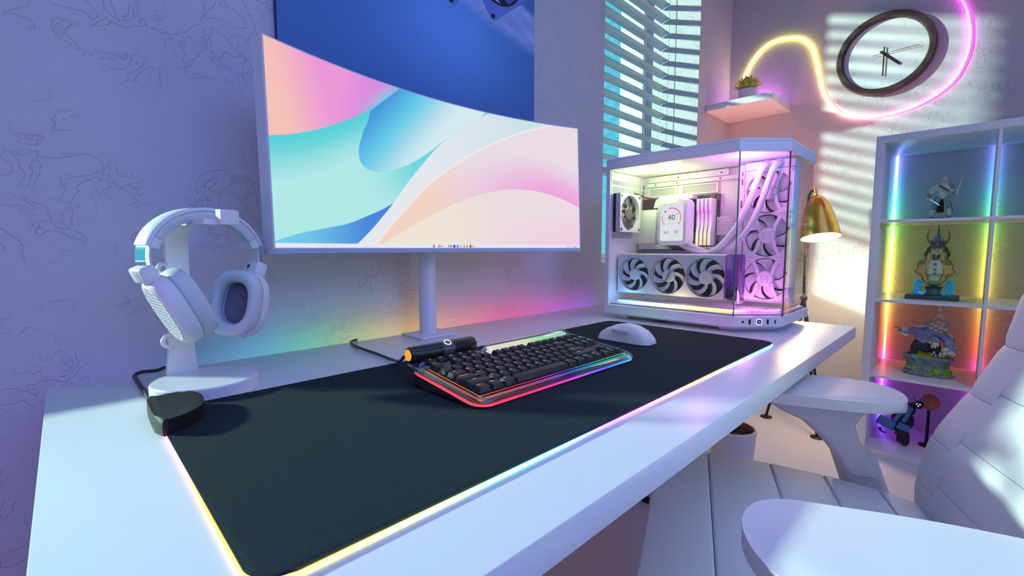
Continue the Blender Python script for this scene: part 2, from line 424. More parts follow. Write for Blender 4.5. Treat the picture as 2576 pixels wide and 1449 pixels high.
flat('print_bracket_hole', [(0.798 + 0.008 * math.cos(i * PI / 10), 1.513 + 0.010 * math.sin(i * PI / 10)) for i in range(20)], 2, pr2)
flat('print_bracket_slot', [(0.812, 1.62), (0.812, 1.516), (0.819, 1.525), (0.819, 1.62)], 2, pr2)

# ------------------------------------------------------------------ monitor
t = thing('curved_monitor', 'white curved ultrawide monitor showing a pastel wave wallpaper', 'monitor', (0.655, -0.03, DZ))
XM, HC, SAG = 0.6555, 0.393, 0.07
RM = (HC * HC + SAG * SAG) / (2 * SAG); TM = math.asin(HC / RM)
def scr(u, v, d=0.0):
    a = (2 * u - 1) * TM; r = RM + d
    return (XM + r * np.sin(a), -0.2 + 0.013 * v + r * np.cos(a) - RM * math.cos(TM), 0.8495 + 0.334 * v)
bz = mat('monitor_silver_white', (0.62, 0.64, 0.70), 0.35, var=0.02)
b = MB(); rings = []
for i in range(49):
    u = i / 48; rings.append([scr(u, 0, 0), scr(u, 1, 0), scr(u, 1, 0.022), scr(u, 0, 0.022)])
b.ring_loft([[Vector(p) for p in r] for r in rings]); b.done('housing', bz, t, 40)
def pl(poly):  # v(u) or u(v) interpolation tables
    a = np.array(poly); return a
A = pl([(0, .545), (0.008, 0.548), (0.052, 0.575), (0.109, 0.625), (0.165, 0.688), (0.22, 0.757), (0.268, 0.835), (0.306, 0.905), (0.358, 1.004), (0.37, 1.03)])
Cv = pl([(0.206, 0.049), (0.246, 0.128), (0.28, 0.205), (0.317, 0.297), (0.368, 0.44), (0.418, 0.568), (0.481, 0.718), (0.559, 0.858), (0.626, 0.955), (0.663, 1.003)])
D = pl([(0.0, 0.058), (0.06, 0.1), (0.128, 0.133), (0.186, 0.163), (0.238, 0.21), (0.281, 0.253), (0.317, 0.297)])
Lc = [(0.358, 1.004), (0.30, 0.90), (0.262, 0.811), (0.25, 0.734), (0.239, 0.687), (0.226, 0.602), (0.223, 0.55), (0.229, 0.502), (0.249, 0.474), (0.28, 0.471), (0.319, 0.497), (0.377, 0.554), (0.437, 0.644), (0.494, 0.747), (0.559, 0.858), (0.626, 0.955), (0.663, 1.02), (0.358, 1.02)]
Ec = pl([(0.257, 0.045), (0.306, 0.165), (0.365, 0.294), (0.427, 0.432), (0.51, 0.573), (0.589, 0.69), (0.677, 0.802), (0.781, 0.909), (0.895, 0.997), (1.0, 1.07)])
Fc = pl([(0.276, 0.045), (0.333, 0.118), (0.423, 0.223), (0.518, 0.326), (0.617, 0.412), (0.719, 0.463), (0.775, 0.472), (0.846, 0.463), (0.932, 0.417), (1.006, 0.351)])
nu, nv = 640, 270
u = np.linspace(0.004, 0.996, nu); v = np.linspace(0.030, 0.993, nv); U, V = np.meshgrid(u, v)
def sst(x, w=0.0022): return smooth(-w, w, x)
def spline(tab, x):
    return np.interp(x, tab[:, 0], tab[:, 1])
def smoothtab(tab):
    P = catmull([(p[0], p[1], 0) for p in tab.tolist()], 8); return np.array([(p.x, p.y) for p in P])
A, Cv, D, Ec, Fc = map(smoothtab, (A, Cv, D, Ec, Fc))
def mixc(c, d, w): return c + (d - c) * w[..., None]
def K(*c): return np.array(rgb(*c))
full = np.ones(U.shape + (3,))
# teal field
vA = spline(A, U); vC = spline(Cv, U)
sd = np.clip((vA - V) / 0.55, 0, 1)
teal = mixc(K(84, 212, 218) * full, K(178, 236, 232) * full, smooth(0.0, 0.45, sd))
teal = mixc(teal, K(110, 218, 224) * full, smooth(0.22, 0.42, U) * smooth(0.2, 0.5, V))
img = teal
# pink upper-left
pk = mixc(K(250, 196, 184) * full, K(240, 152, 218) * full, smooth(0.02, 0.17, U + 0.10 * (V - 0.7)))
pk = mixc(pk, K(222, 142, 226) * full, smooth(0.16, 0.24, U - 0.12 * (V - 0.8)))
edge = np.clip((V - vA) / 0.10, 0, 1)
pk = mixc(pk, K(150, 190, 228) * full, (1 - smooth(0.0, 1.0, edge)) * smooth(0.20, 0.31, U))
img = mixc(img, pk, sst(V - vA))
# tongue
ins = np.zeros(U.shape, bool); Lp = np.array(Lc); n = len(Lp)
Ls = catmull([(p[0], p[1], 0) for p in Lc[2:16]], 6); Lp = np.array([(p.x, p.y) for p in Ls] + [(0.66, 1.05), (0.36, 1.05), (0.352, 0.995)])
dist = np.full(U.shape, 9.0); n = len(Lp)
for i in range(n):
    x1, y1 = Lp[i]; x2, y2 = Lp[(i + 1) % n]
    cnd = ((y1 > V) != (y2 > V)) & (U < (x2 - x1) * (V - y1) / (y2 - y1 + 1e-12) + x1); ins ^= cnd
    ex, ey = (x2 - x1), (y2 - y1) * 0.43
    l2 = ex * ex + ey * ey + 1e-12; tt = np.clip(((U - x1) * ex + (V - y1) * 0.43 * ey) / l2, 0, 1)
    dist = np.minimum(dist, np.hypot(U - x1 - tt * ex, (V - y1) * 0.43 - tt * ey))
sgn = np.where(ins, dist, -dist)
ax = (U - 0.25) * 0.75 - (V - 0.8) * 0.43 * 0.66
tg = mixc(K(66, 148, 222) * full, K(96, 204, 234) * full, smooth(0.0, 0.085, ax))
tg = mixc(tg, K(216, 238, 241) * full, smooth(0.06, 0.19, ax))
img = mixc(img, tg, smooth(-0.0015, 0.0015, sgn))
# blue lower shape
bl = mixc(K(112, 206, 236) * full, K(66, 132, 222) * full, smooth(0.02, 0.27, U))
img = mixc(img, bl, sst(spline(D, U) - V) * (U < 0.33))
# white band
vCx = np.where(U < 0.206, 0.0, np.where(U > 0.663, 1.2, vC))
wb = mixc(K(232, 236, 240) * full, K(204, 228, 234) * full, smooth(0.35, 0.9, U))
img = mixc(img, wb, sst(vCx - V) * (U > 0.195))
vE = np.where(U < 0.257, -1, spline(Ec, U)); vF = np.where(U < 0.276, -1, spline(Fc, U))
pe = mixc(K(246, 214, 194) * full, K(236, 222, 230) * full, smooth(0.38, 0.68, U + 0.25 * (V - 0.4)))
pe = mixc(pe, K(242, 164, 222) * full, smooth(0.30, 0.0, V - vF) * smooth(0.38, 0.95, U))
pe = mixc(pe, K(252, 244, 246) * full, np.exp(-((V - vE) / 0.012) ** 2) * 0.8)
img = mixc(img, pe, sst(vE - V))
pb = mixc(K(242, 232, 214) * full, K(238, 222, 226) * full, smooth(0.38, 0.75, U))
pb = mixc(pb, K(242, 208, 226) * full, smooth(0.55, 1.0, U) * smooth(0.4, 0.05, V))
img = mixc(img, pb, sst(vF - V))
tb = sst(0.052 - V)
img = mixc(img, K(233, 234, 242) * full, tb)
def blob(u0, w, col, h=0.010, v0=0.0405):
    global img
    img = mixc(img, K(*col) * full, ((np.abs(U - u0) < w) & (np.abs(V - v0) < h)).astype(float))
for u0, w, c in ((0.443, 0.0032, (224, 96, 60)), (0.459, 0.0015, (120, 120, 128)), (0.494, 0.002, (40, 110, 230)), (0.502, 0.003, (200, 140, 80)), (0.513, 0.0036, (30, 30, 220)), (0.525, 0.003, (120, 100, 200)),
                 (0.548, 0.0032, (150, 205, 40)), (0.559, 0.003, (225, 130, 170)), (0.571, 0.0034, (40, 90, 30)), (0.536, 0.0022, (170, 180, 170)), (0.582, 0.0022, (170, 180, 170))):
    blob(u0, w, c)
blob(0.468, 0.005, (170, 172, 180), 0.004)
for u0 in (0.945, 0.953, 0.961): blob(u0, 0.0014, (165, 165, 175), 0.005)
blob(0.977, 0.007, (176, 176, 186), 0.003, 0.044); blob(0.977, 0.006, (176, 176, 186), 0.003, 0.036)
vx = scr(U, V, -0.0006); verts = np.stack(vx, -1).reshape(-1, 3)
obj('screen', gridmesh('screen', verts, nu, nv, img), attrmat('screen_emission', 0.35, emission=0.95), t)
b = MB(); rings = []
for i in range(49):
    u_ = i / 48 * 0.996 + 0.002; rings.append([Vector(scr(u_, 0.026, -0.002)), Vector(scr(u_, 0.026, 0)), Vector(scr(u_, 0.003, 0)), Vector(scr(u_, 0.003, -0.002))])
b.ring_loft(rings); b.done('lower_bezel', mat('bezel_blue_grey', (0.42, 0.50, 0.66), 0.35), t)
MB().tube([(0.655, -0.035, DZ + 0.004), (0.655, -0.035, 1.03)], 0.0205, 28).done('pole', whitem, t)
MB().box(0.625, 0.685, -0.12, -0.03, 0.97, 1.05, 0.006).done('mount', whitem, t)
MB().box(0.600, 0.704, -0.092, -0.003, DZ, DZ + 0.0045, 0.0015).done('base_plate', whitem, t)

# ------------------------------------------------------------------ lit desk mat with its controller box
t = thing('desk_mat', 'large black cloth desk mat with a glowing rainbow edge', 'desk mat', (0.61, -0.46, DZ))
clothm = mat('black_cloth', (0.024, 0.036, 0.042), 0.9, var=0.5, scale=900, bump=0.6, bscale=1600, spec=0.08)
MB().prism(rrect(1.0235, 0.4205, 0.024, 6, 0.6105, -0.4606), DZ + 0.0026, DZ + 0.0048, 0.0012, 2).done('cloth', clothm, t)
edge_pts = [(0.0985, -0.27, (0.9, 0.1, 1.0)), (0.0985, -0.36, (1.0, 0.22, 1.0)), (0.0985, -0.42, (1.0, 0.25, 0.55)), (0.0985, -0.48, (1.0, 0.32, 0.18)), (0.0985, -0.55, (1.0, 0.5, 0.08)), (0.0985, -0.645, (1.0, 0.72, 0.12)),
            (0.106, -0.664, (1.0, 0.8, 0.12)), (0.124, -0.672, (1.0, 0.88, 0.15)), (0.18, -0.672, (0.95, 0.95, 0.2)), (0.245, -0.672, (0.75, 1.0, 0.35)), (0.29, -0.672, (0.35, 1.0, 0.6)), (0.34, -0.672, (0.25, 0.9, 1.0)), (0.39, -0.672, (0.22, 0.6, 1.0)),
            (0.44, -0.672, (0.2, 0.22, 1.0)), (0.48, -0.672, (0.5, 0.18, 1.0)), (0.54, -0.672, (1.0, 0.2, 0.85)), (0.62, -0.672, (1.0, 0.3, 0.5)), (0.70, -0.672, (1.0, 0.5, 0.2)), (0.78, -0.672, (1.0, 0.8, 0.2)), (0.86, -0.672, (0.7, 1.0, 0.4)),
            (0.94, -0.672, (0.3, 1.0, 0.8)), (1.02, -0.672, (0.2, 0.8, 1.0)), (1.098, -0.672, (0.2, 0.5, 1.0)), (1.115, -0.664, (0.25, 0.4, 1.0)), (1.1225, -0.647, (0.5, 0.3, 1.0)), (1.1225, -0.56, (1.0, 0.1, 0.9)), (1.1225, -0.47, (0.85, 0.2, 1.0)),
            (1.1225, -0.41, (0.5, 0.6, 1.0)), (1.1225, -0.34, (0.3, 1.0, 0.6)), (1.1225, -0.275, (0.1, 0.9, 0.2))]
P = []; Cs = []
for i in range(len(edge_pts) - 1):
    a, b_ = edge_pts[i], edge_pts[i + 1]; k = 6
    for j in range(k):
        s = j / k; P.append((a[0] + (b_[0] - a[0]) * s, a[1] + (b_[1] - a[1]) * s, DZ + 0.0014)); Cs.append([(a[2][q] + (b_[2][q] - a[2][q]) * s) ** 1.45 for q in range(3)])
P.append((*edge_pts[-1][:2], DZ + 0.0014)); Cs.append([q ** 1.45 for q in edge_pts[-1][2]])
def coltube(name, P, Cs, r, n, m, parent, W=True):
    me = MB().tube(P, r, n).mesh(name, 60)
    a = me.color_attributes.new('Col', 'FLOAT_COLOR', 'POINT'); c = []
    for i in range(len(P)): c += [(*Cs[i], 1)] * n
    a.data.foreach_set('color', np.array(c, np.float32).ravel()); return obj(name, me, m, parent, W)
coltube('lit_edge', P, Cs, 0.0013, 8, glow('mat_edge_glow', None, 'attr', strength=9.0), t)
# controller box clipped on the back left corner
poly = [(0.0925, -0.345), (0.0925, -0.252), (0.098, -0.244), (0.126, -0.2415), (0.137, -0.247), (0.1435, -0.262), (0.1455, -0.285), (0.140, -0.315), (0.126, -0.337), (0.108, -0.349)]
poly = [(p.x, p.y) for p in catmull([(x, y, 0) for x, y in poly], 4, True)]
cb = MB().prism(poly, DZ + 0.001, DZ + 0.0215, 0.0055, 3).done('controller_box', mat('controller_rubber', (0.010, 0.010, 0.012), 0.62, var=0.15, spec=0.25), t)
b = MB(); add_text(b, 'HYTE', 0.015, axes((0.119, -0.283, DZ + 0.02155), (-0.25, 0.97, 0), (-0.97, -0.25, 0), (0, 0, 1)), 0.0001)
b.done('raised_lettering', mat('black_gloss', (0.006, 0.006, 0.008), 0.2), cb, smooth=0)
cab = [(0.0985, -0.245, DZ + 0.010), (0.1005, -0.20, DZ + 0.0035), (0.1015, -0.145, DZ + 0.0035), (0.1005, -0.10, DZ + 0.0035), (0.0995, -0.05, DZ + 0.0035), (0.1005, -0.018, DZ + 0.0035), (0.110, -0.006, DZ + 0.0045), (0.130, -0.008, DZ + 0.004), (0.150, 0.004, DZ + 0.003), (0.158, 0.02, DZ - 0.03), (0.16, 0.03, DZ - 0.15)]
MB().tube(catmull(cab, 6), 0.0028, 10).done('cable', black, t)

# ------------------------------------------------------------------ headphone stand
hs = thing('headphone_stand', 'white headphone stand with a round base beside the desk mat', 'headphone stand', (0.163, -0.186, DZ))
phi = math.radians(13.0)
h = Vector((math.cos(phi), math.sin(phi), 0)); nn = Vector((-h.y, h.x, 0)); HB = Vector((0.165, -0.18, DZ))
MS = axes(HB, h, nn, (0, 0, 1))
MB().lathe([(0.0, 0), (0.0655, 0), (0.067, 0.0015), (0.067, 0.0175), (0.0655, 0.0195), (0.0, 0.0195)], 56, M=Matrix.Translation((0.169, -0.1795, DZ))).done('base_disc', whitem, hs)
b = MB(); rings = []
prof = [(0.060, 0.0196), (0.057, 0.06), (0.054, 0.12), (0.053, 0.19), (0.051, 0.224), (0.044, 0.238), (0.030, 0.2405), (-0.02, 0.2405), (-0.066, 0.2405)]
prof2 = [(0.066, 0.0196), (0.063, 0.06), (0.060, 0.12), (0.060, 0.19), (0.059, 0.229), (0.049, 0.245), (0.034, 0.2475), (-0.02, 0.2475), (-0.066, 0.2475)]
for i, (a, c) in enumerate(zip(prof, prof2)):
    hw = 0.021 - 0.0065 * min(1, max(0, (a[1] - 0.02) / 0.06)) if i < 3 else 0.0145
    cx = -0.002
    rings.append([Vector((cx - hw, a[0], a[1])), Vector((cx + hw, a[0], a[1])), Vector((cx + hw, c[0], c[1])), Vector((cx - hw, c[0], c[1]))])
b.ring_loft([[MS @ p for p in r] for r in rings]); b.done('column', whitem, hs, 25)
MB().prism([(-0.0005, 0.2405), (0.0205, 0.2405), (0.0235, 0.245), (0.0235, 0.2575), (0.0205, 0.2605), (-0.0005, 0.2605)], 0, 0.014, 0.001, 2, M=MS @ axes((0.0, -0.064, 0), (1, 0, 0), (0, 0, 1), (0, -1, 0))).done('arm_end_stop', whitem, hs)
for zz in (0.178, 0.072):
    b = MB(); b.tube([MS @ Vector(p) for p in catmull([(-0.015, 0.056, zz + 0.006), (-0.024, 0.05, zz + 0.008), (-0.030, 0.046, zz + 0.002), (-0.028, 0.046, zz - 0.005), (-0.020, 0.05, zz - 0.009), (-0.014, 0.055, zz - 0.008)], 5)], 0.003, 8)
    b.done('cable_hook', whitem, hs)

# ------------------------------------------------------------------ headphones hanging on the stand
hp = thing('headphones', 'white over-ear headphones hanging on the headphone stand', 'headphones', (0.17, -0.2, DZ + 0.05))
ph2 = math.radians(19.0)
h2 = Vector((math.cos(ph2), math.sin(ph2), 0)); n2 = Vector((-h2.y, h2.x, 0)); HC_ = HB + nn * -0.018 + h * 0.004
MH = axes(HC_, h2, n2, (0, 0, 1))
hpm = mat('headphone_white', (0.76, 0.78, 0.79), 0.42, var=0.02); padm = mat('ear_pad_leatherette', (0.62, 0.68, 0.70), 0.5, var=0.06, scale=80)
def arc(a, dr=0.0): return ((0.0785 + dr) * math.sin(a), 0.197 + (0.0665 + dr) * math.cos(a))
def band(a0, a1, r0, r1, w0, w1, n=28):
    b = MB(); rings = []
    for i in range(n + 1):
        a = a0 + (a1 - a0) * i / n; x0, z0 = arc(a, r0); x1, z1 = arc(a, r1)
        rings.append([MH @ Vector(p) for p in ((x0, -w0 + .002, z0), (x0, w0 - .002, z0), ((x0 * .7 + x1 * .3), w0, z0 * .7 + z1 * .3), ((x0 * .3 + x1 * .7), w1, z0 * .3 + z1 * .7), (x1, w1 - .002, z1), (x1, -w1 + .002, z1), ((x0 * .3 + x1 * .7), -w1, z0 * .3 + z1 * .7), ((x0 * .7 + x1 * .3), -w0, z0 * .7 + z1 * .3))])
    b.ring_loft(rings); return b
band(-1.33, 1.33, -0.0035, 0.0015, 0.017, 0.0165).done('headband_shell', hpm, hp, 40)
band(-1.12, 1.12, -0.0155, -0.0036, 0.0150, 0.0160).done('headband_cushion', padm, hp, 40)
for s in (-1, 1): band(s * 1.36, s * 1.13, -0.0150, -0.0036, 0.0150, 0.016, 8).done('band_end_cap', hpm, hp, 40)
steel = mat('polished_steel', (0.75, 0.75, 0.78), 0.08, metal=1.0, var=0.02)
for s in (-1, 1):
    b = MB(); rings = []
    for i in range(9):
        a = s * (1.30 + 0.42 * i / 8); x0, z0 = arc(a, 0.0); x1, z1 = arc(a, -0.004)
        rings.append([MH @ Vector(p) for p in ((x0, -0.0125, z0), (x0, 0.0125, z0), (x1, 0.0125, z1), (x1, -0.0125, z1))])
    b.ring_loft(rings); b.done('slider', steel, hp, 30)
    b = MB(); rings = []
    for i in range(9):
        a = s * (1.30 + 0.42 * i / 8); x0, z0 = arc(a, -0.0042); x1, z1 = arc(a, -0.0065)
        rings.append([MH @ Vector(p) for p in ((x0, -0.0115, z0), (x0, 0.0115, z0), (x1, 0.0115, z1), (x1, -0.0115, z1))])
    b.ring_loft(rings); b.done('slider_lining', hpm, hp, 30)
    tilt = s * math.radians(24)
    MBk = MH @ Matrix.Translation((s * 0.0745, 0, 0.176)) @ Matrix.Rotation(tilt, 4, 'Y')
    MB().cbox((0, 0, 0), (0.019, 0.032, 0.022), 0.0045, M=MBk, seg=3).done('hinge_block', hpm, hp)
    if s < 0:
        b = MB(); add_text(b, 'NZXT', 0.0058, MBk @ axes((-0.01055, 0, 0.001), (0, 0, -1), (0, -1, 0), (-1, 0, 0)), 0.0001)
        b.done('hinge_lettering', mat('grey_print', (0.45, 0.45, 0.48), 0.5), hp, smooth=0)
    # ear cup: local x = outward, y = along n2, z = up
    MC = MH @ Matrix.Translation((s * 0.0640, 0, 0.1700)) @ Matrix.Rotation(math.radians(-26 if s < 0 else 12), 4, 'Y') @ Matrix.Translation((-s * 0.0060, 0, -0.0480)) @ Matrix.Rotation(math.radians(-9 if s < 0 else 24), 4, 'Z') @ Matrix.Rotation(0 if s > 0 else PI, 4, 'Z')
    def dshape(sc, dx=0.0):
        pts = []
        for i in range(36):
            a = 2 * PI * i / 36; ca, sa = math.cos(a), math.sin(a); e = 2.7
            r = 1.0 / ((abs(ca) / 0.0365) ** e + (abs(sa) / 0.0505) ** e) ** (1 / e)
            pts.append((r * ca * sc, r * sa * sc))
        return pts
    MY = MC @ axes((0, 0, 0), (0, 1, 0), (0, 0, 1), (1, 0, 0))      # prism axis z -> outward
    cup = MB()
    lay = [(0.98, -0.002), (1.0, 0.002), (1.0, 0.0095), (0.985, 0.0125), (0.92, 0.0175), (0.87, 0.0192)]
    cup.ring_loft([[MY @ Vector((x, y, z)) for x, y in dshape(sc)] for sc, z in lay]); cu = cup.done('ear_cup', hpm, hp, 35)
    # perforated outer plate
    plate = MB().prism([(x * 0.78, y * 0.82) for x, y in dshape(1.0)], 0.0190, 0.0203, 0.0004, 1, M=MY).done('mesh_plate', hpm, cu)
    hm = MB()
    for i in range(-4, 5):
        for j in range(-7, 8):
            x, y = (i + 0.5 * (j % 2)) * 0.0062, j * 0.0054
            if (abs(x) / 0.026) ** 2.7 + (abs(y) / 0.0385) ** 2.7 < 1:
                hm.prism([(x + 0.0021 * math.cos(q * PI / 3), y + 0.0015 * math.sin(q * PI / 3)) for q in range(6)], 0.0203, 0.0205, M=MY)
    stuff(hm.done('mesh_holes', mat('mesh_hole_grey', (0.32, 0.34, 0.40), 0.7), cu, smooth=0))
    pad = MB(); rings = []
    for i in range(36):
        x, y = dshape(1.0)[i]; ring = []
        for j in range(12):
            a = 2 * PI * j / 12
            f = 0.80 + 0.19 * math.copysign(abs(math.cos(a)) ** 0.7, math.cos(a)); zz = -0.0135 + 0.0118 * math.copysign(abs(math.sin(a)) ** 0.7, math.sin(a))
            ring.append(MY @ Vector((x * f, y * f, zz)))
        rings.append(ring)
    pad.ring_loft(rings, cap=False, loop=True); pad.done('ear_pad', padm, cu, 60)
    MB().prism(dshape(0.62), -0.0030, -0.0022, M=MY).done('inner_cloth', mat('ear_cloth_mauve', (0.20, 0.17, 0.24), 0.9, var=0.3, scale=60), cu, smooth=0)
    if s > 0:
        dial = MB().lathe([(0, 0), (0.0042, 0), (0.0048, 0.0006), (0.0048, 0.002), (0, 0.002)], 16, M=MC @ axes((0.006, -0.006, -0.0488), (1, 0, 0), (0, -1, 0), (0, 0, -1))).done('volume_dial', steel, cu)
    MB().cyl(MC @ Vector((0.012, 0, 0.047)), MC @ Vector((0.012, 0, 0.062)), 0.006, n=14).done('swivel_pin', mat('swivel_dark', (0.08, 0.1, 0.12), 0.3, metal=0.6), cu)

# ------------------------------------------------------------------ keyboard
kt = math.radians(6.67)
kb = thing('keyboard', 'compact black-key mechanical keyboard in a clear acrylic case on the desk mat', 'keyboard', (0.4066, -0.5208, 0.6746), (kt, 0, 0))
def kdone(b, name, m, parent=None, smooth=32): return b.done(name, m, parent or kb, smooth, W=False)
rb2 = [(0.0, (1.0, 0.25, 0.02)), (0.16, (1.0, 0.06, 0.05)), (0.30, (1.0, 0.05, 0.25)), (0.42, (0.75, 0.08, 0.9)), (0.52, (0.15, 0.1, 1.0)), (0.62, (0.05, 0.5, 1.0)), (0.75, (0.02, 0.85, 0.75)), (0.88, (0.05, 0.9, 0.3)), (1.0, (0.1, 0.8, 0.5))]
rbu = [(0.0, (1.0, 0.07, 0.11)), (0.25, (1.0, 0.04, 0.18)), (0.45, (0.85, 0.05, 0.45)), (0.6, (0.45, 0.08, 0.9)), (0.75, (0.10, 0.12, 1.0)), (0.9, (0.05, 0.42, 1.0)), (1.0, (0.1, 0.6, 1.0))]
x0, x1, y0, y1 = -0.0205, 0.3565, -0.0235, 0.140
out = rrect(x1 - x0, y1 - y0, 0.024, 7, (x0 + x1) / 2, (y0 + y1) / 2)
def kring(sc, zf):  # outline scaled about its centre by metres; z from function of y
    w, hh = x1 - x0 - 2 * sc, y1 - y0 - 2 * sc
    return [Vector((x, y, zf(y))) for x, y in rrect(w, hh, max(0.004, 0.024 - sc), 7, (x0 + x1) / 2, (y0 + y1) / 2)]
def zbot(y): return -0.0166 - (y + 0.0235) * math.tan(kt) + 0.0002
# dark lower tray resting on the mat, with the light strip running round its upper edge
b = MB(); b.ring_loft([kring(0.004, zbot), kring(0.0005, lambda y: zbot(y) + 0.002), kring(0.001, lambda y: -0.0146 + 0.0 * y)]); kdone(b, 'lower_tray', mat('tray_smoke', (0.03, 0.03, 0.035), 0.25))
mG = glow('keyboard_underglow', rbu, 'X', 0.385, 0.76, 1.5)
b = MB(); b.ring_loft([kring(0.0002, lambda y: -0.0147), kring(-0.0006, lambda y: -0.0138), kring(0.0002, lambda y: -0.0129), kring(0.004, lambda y: -0.0129), kring(0.004, lambda y: -0.0147)], loop=True); kdone(b, 'underglow_strip', mG)
acr = glass('clear_acrylic', (0.93, 0.97, 1.0), 0.10, 0.04, 0.95)
b = MB(); b.ring_loft([kring(0.003, lambda y: -0.0127), kring(-0.0012, lambda y: -0.0118), kring(-0.0018, lambda y: -0.0095), kring(0.0008, lambda y: -0.0065), kring(0.0035, lambda y: -0.0050), kring(0.0075, lambda y: -0.0050), kring(0.0105, lambda y: -0.0085), kring(0.012, lambda y: -0.0127)], loop=True); kdone(b, 'acrylic_frame', acr, smooth=50)
b = MB(); b.ring_loft([kring(0.0062, lambda y: -0.0049), kring(0.0068, lambda y: -0.0040), kring(0.0078, lambda y: -0.0049)], loop=True); kdone(b, 'acrylic_lip', mat('acrylic_edge_blue', (0.25, 0.42, 0.60), 0.12, spec=0.9))
MB_ = MB().prism(rrect(0.353, 0.1195, 0.003, 3, 0.1735, 0.0565), -0.0128, -0.0112); kdone(MB_, 'circuit_board', mat('board_dark', (0.02, 0.012, 0.02), 0.4))
MB_ = MB().prism(rrect(0.353, 0.1195, 0.003, 3, 0.1735, 0.0565), -0.0075, -0.0065); kdone(MB_, 'key_plate', mat('key_plate_black', (0.015, 0.013, 0.02), 0.3))
# red/violet/green board light visible under the front keys
mB = glow('key_backlight', rb2, 'X', 0.40, 0.755, 1.6)
b = MB()
for (a, c, d, e) in ((-0.0022, 0.349, -0.0026, -0.0010), (-0.0026, -0.0012, -0.002, 0.115)): b.box(a, c, d, e, -0.0086, -0.0079)
kdone(b, 'board_light', mB)
b = MB()
for (a, c, d, e) in ((-0.0085, 0.352, -0.0105, -0.0030), (-0.0085, -0.0030, -0.0030, 0.116)): b.box(a, c, d, e, -0.0111, -0.0106)
kdone(b, 'board_side_glow', glow('key_side_glow', rb2, 'X', 0.40, 0.755, 0.5))
swm = mat('switch_housing', (0.10, 0.08, 0.12), 0.2, spec=0.7)
capm = mat('keycap_black', (0.017, 0.019, 0.022), 0.5, var=0.08, scale=200)
Uk = 0.019
_kc = {}
def cap_mesh(w, flat=False, hgt=0.0085):
    k = (w, flat, hgt)
    if k in _kc: return _kc[k]
    b = MB(); W0 = w * Uk - 0.0009; H0 = Uk - 0.0009
    lay = [(0, 0, -hgt), (0.0003, 0, -hgt + 0.001), (0.0022, 0.001, -0.0016), (0.0027, 0.0012, -0.0003), (0.0034, 0.0014, 0.0)] if not flat else [(0, 0, -0.005), (0.0002, 0, -0.001), (0.001, 0, 0), ]
    rings = []
    for ins, up, z in lay:
        rings.append([Vector((x, y + up * 0.6, z)) for x, y in rrect(W0 - 2 * ins, H0 - 2 * ins, 0.0018 if not flat else 0.004, 3)])
    c = [Vector((0, 0.0008, -0.0006 if not flat else -0.0002))] * len(rings[0])
    b.ring_loft(rings, cap=False)
    R = rings[-1]; cc = b.bm.verts.new(c[0]); rv = [v for v in b.bm.verts if v is not cc][-len(R):]
    for j in range(len(R)): b.bm.faces.new((rv[j], rv[(j + 1) % len(R)], cc))
    me = b.mesh('keycap', 40); me.materials.append(capm); _kc[k] = me; return me
leg_b = MB(); sw_b = MB()
def key(xu, yu, w, txt, tw=None):
    o = bpy.data.objects.new('keycap', cap_mesh(w)); COL.objects.link(o); o.parent = kb
    cx, cy_ = (xu + w / 2) * Uk, (yu + 0.5) * Uk; o.location = (cx, cy_, 0)
    if txt:
        add_text(leg_b, txt, 0.0046 if len(txt) < 3 else 0.0036, Matrix.Translation((cx - (0.0024 if w < 1.1 else 0.0015 + 0.001 * w), cy_ + 0.0046, 0.00015)))
    sw_b.box(cx - 0.0068, cx + 0.0068, cy_ - 0.0068, cy_ + 0.0068, -0.0112, -0.0082, 0.001, 1)
rows = [(5.25, [(0, 1, 'Esc')] + [(2 + i, 1, 'F%d' % (i + 1)) for i in range(4)] + [(6.5 + i, 1, 'F%d' % (i + 5)) for i in range(4)] + [(11 + i, 1, 'F%d' % (i + 9)) for i in range(4)] + [(15.25, 1, 'Prt'), (16.25, 1, 'Scr'), (17.25, 1, 'Pau')]),
        (4, [(i, 1, c) for i, c in enumerate('`1234567890-=')] + [(13, 2, 'Back'), (15.25, 1, 'Ins'), (16.25, 1, 'Hom'), (17.25, 1, 'PgU')]),
        (3, [(0, 1.5, 'Tab')] + [(1.5 + i, 1, c) for i, c in enumerate('QWERTYUIOP[]')] + [(13.5, 1.5, '\\'), (15.25, 1, 'Del'), (16.25, 1, 'End'), (17.25, 1, 'PgD')]),
        (2, [(0, 1.75, 'Caps Lock')] + [(1.75 + i, 1, c) for i, c in enumerate("ASDFGHJKL;'")] + [(12.75, 2.25, 'Enter')]),
        (1, [(0, 2.25, 'Shift')] + [(2.25 + i, 1, c) for i, c in enumerate('ZXCVBNM,./')] + [(12.25, 2.75, 'Shift'), (16.25, 1, '^')]),
        (0, [(0, 1.25, 'Ctrl'), (1.25, 1.25, 'Win'), (2.5, 1.25, 'Alt'), (3.75, 6.25, ''), (10, 1.25, 'Alt'), (11.25, 1.25, 'Fn'), (12.5, 1.25, 'Menu'), (13.75, 1.25, 'Ctrl'), (15.25, 1, '<'), (16.25, 1, 'v'), (17.25, 1, '>')])]
for yu, ks in rows:
    for xu, w, c in ks: key(xu, yu, w, c)
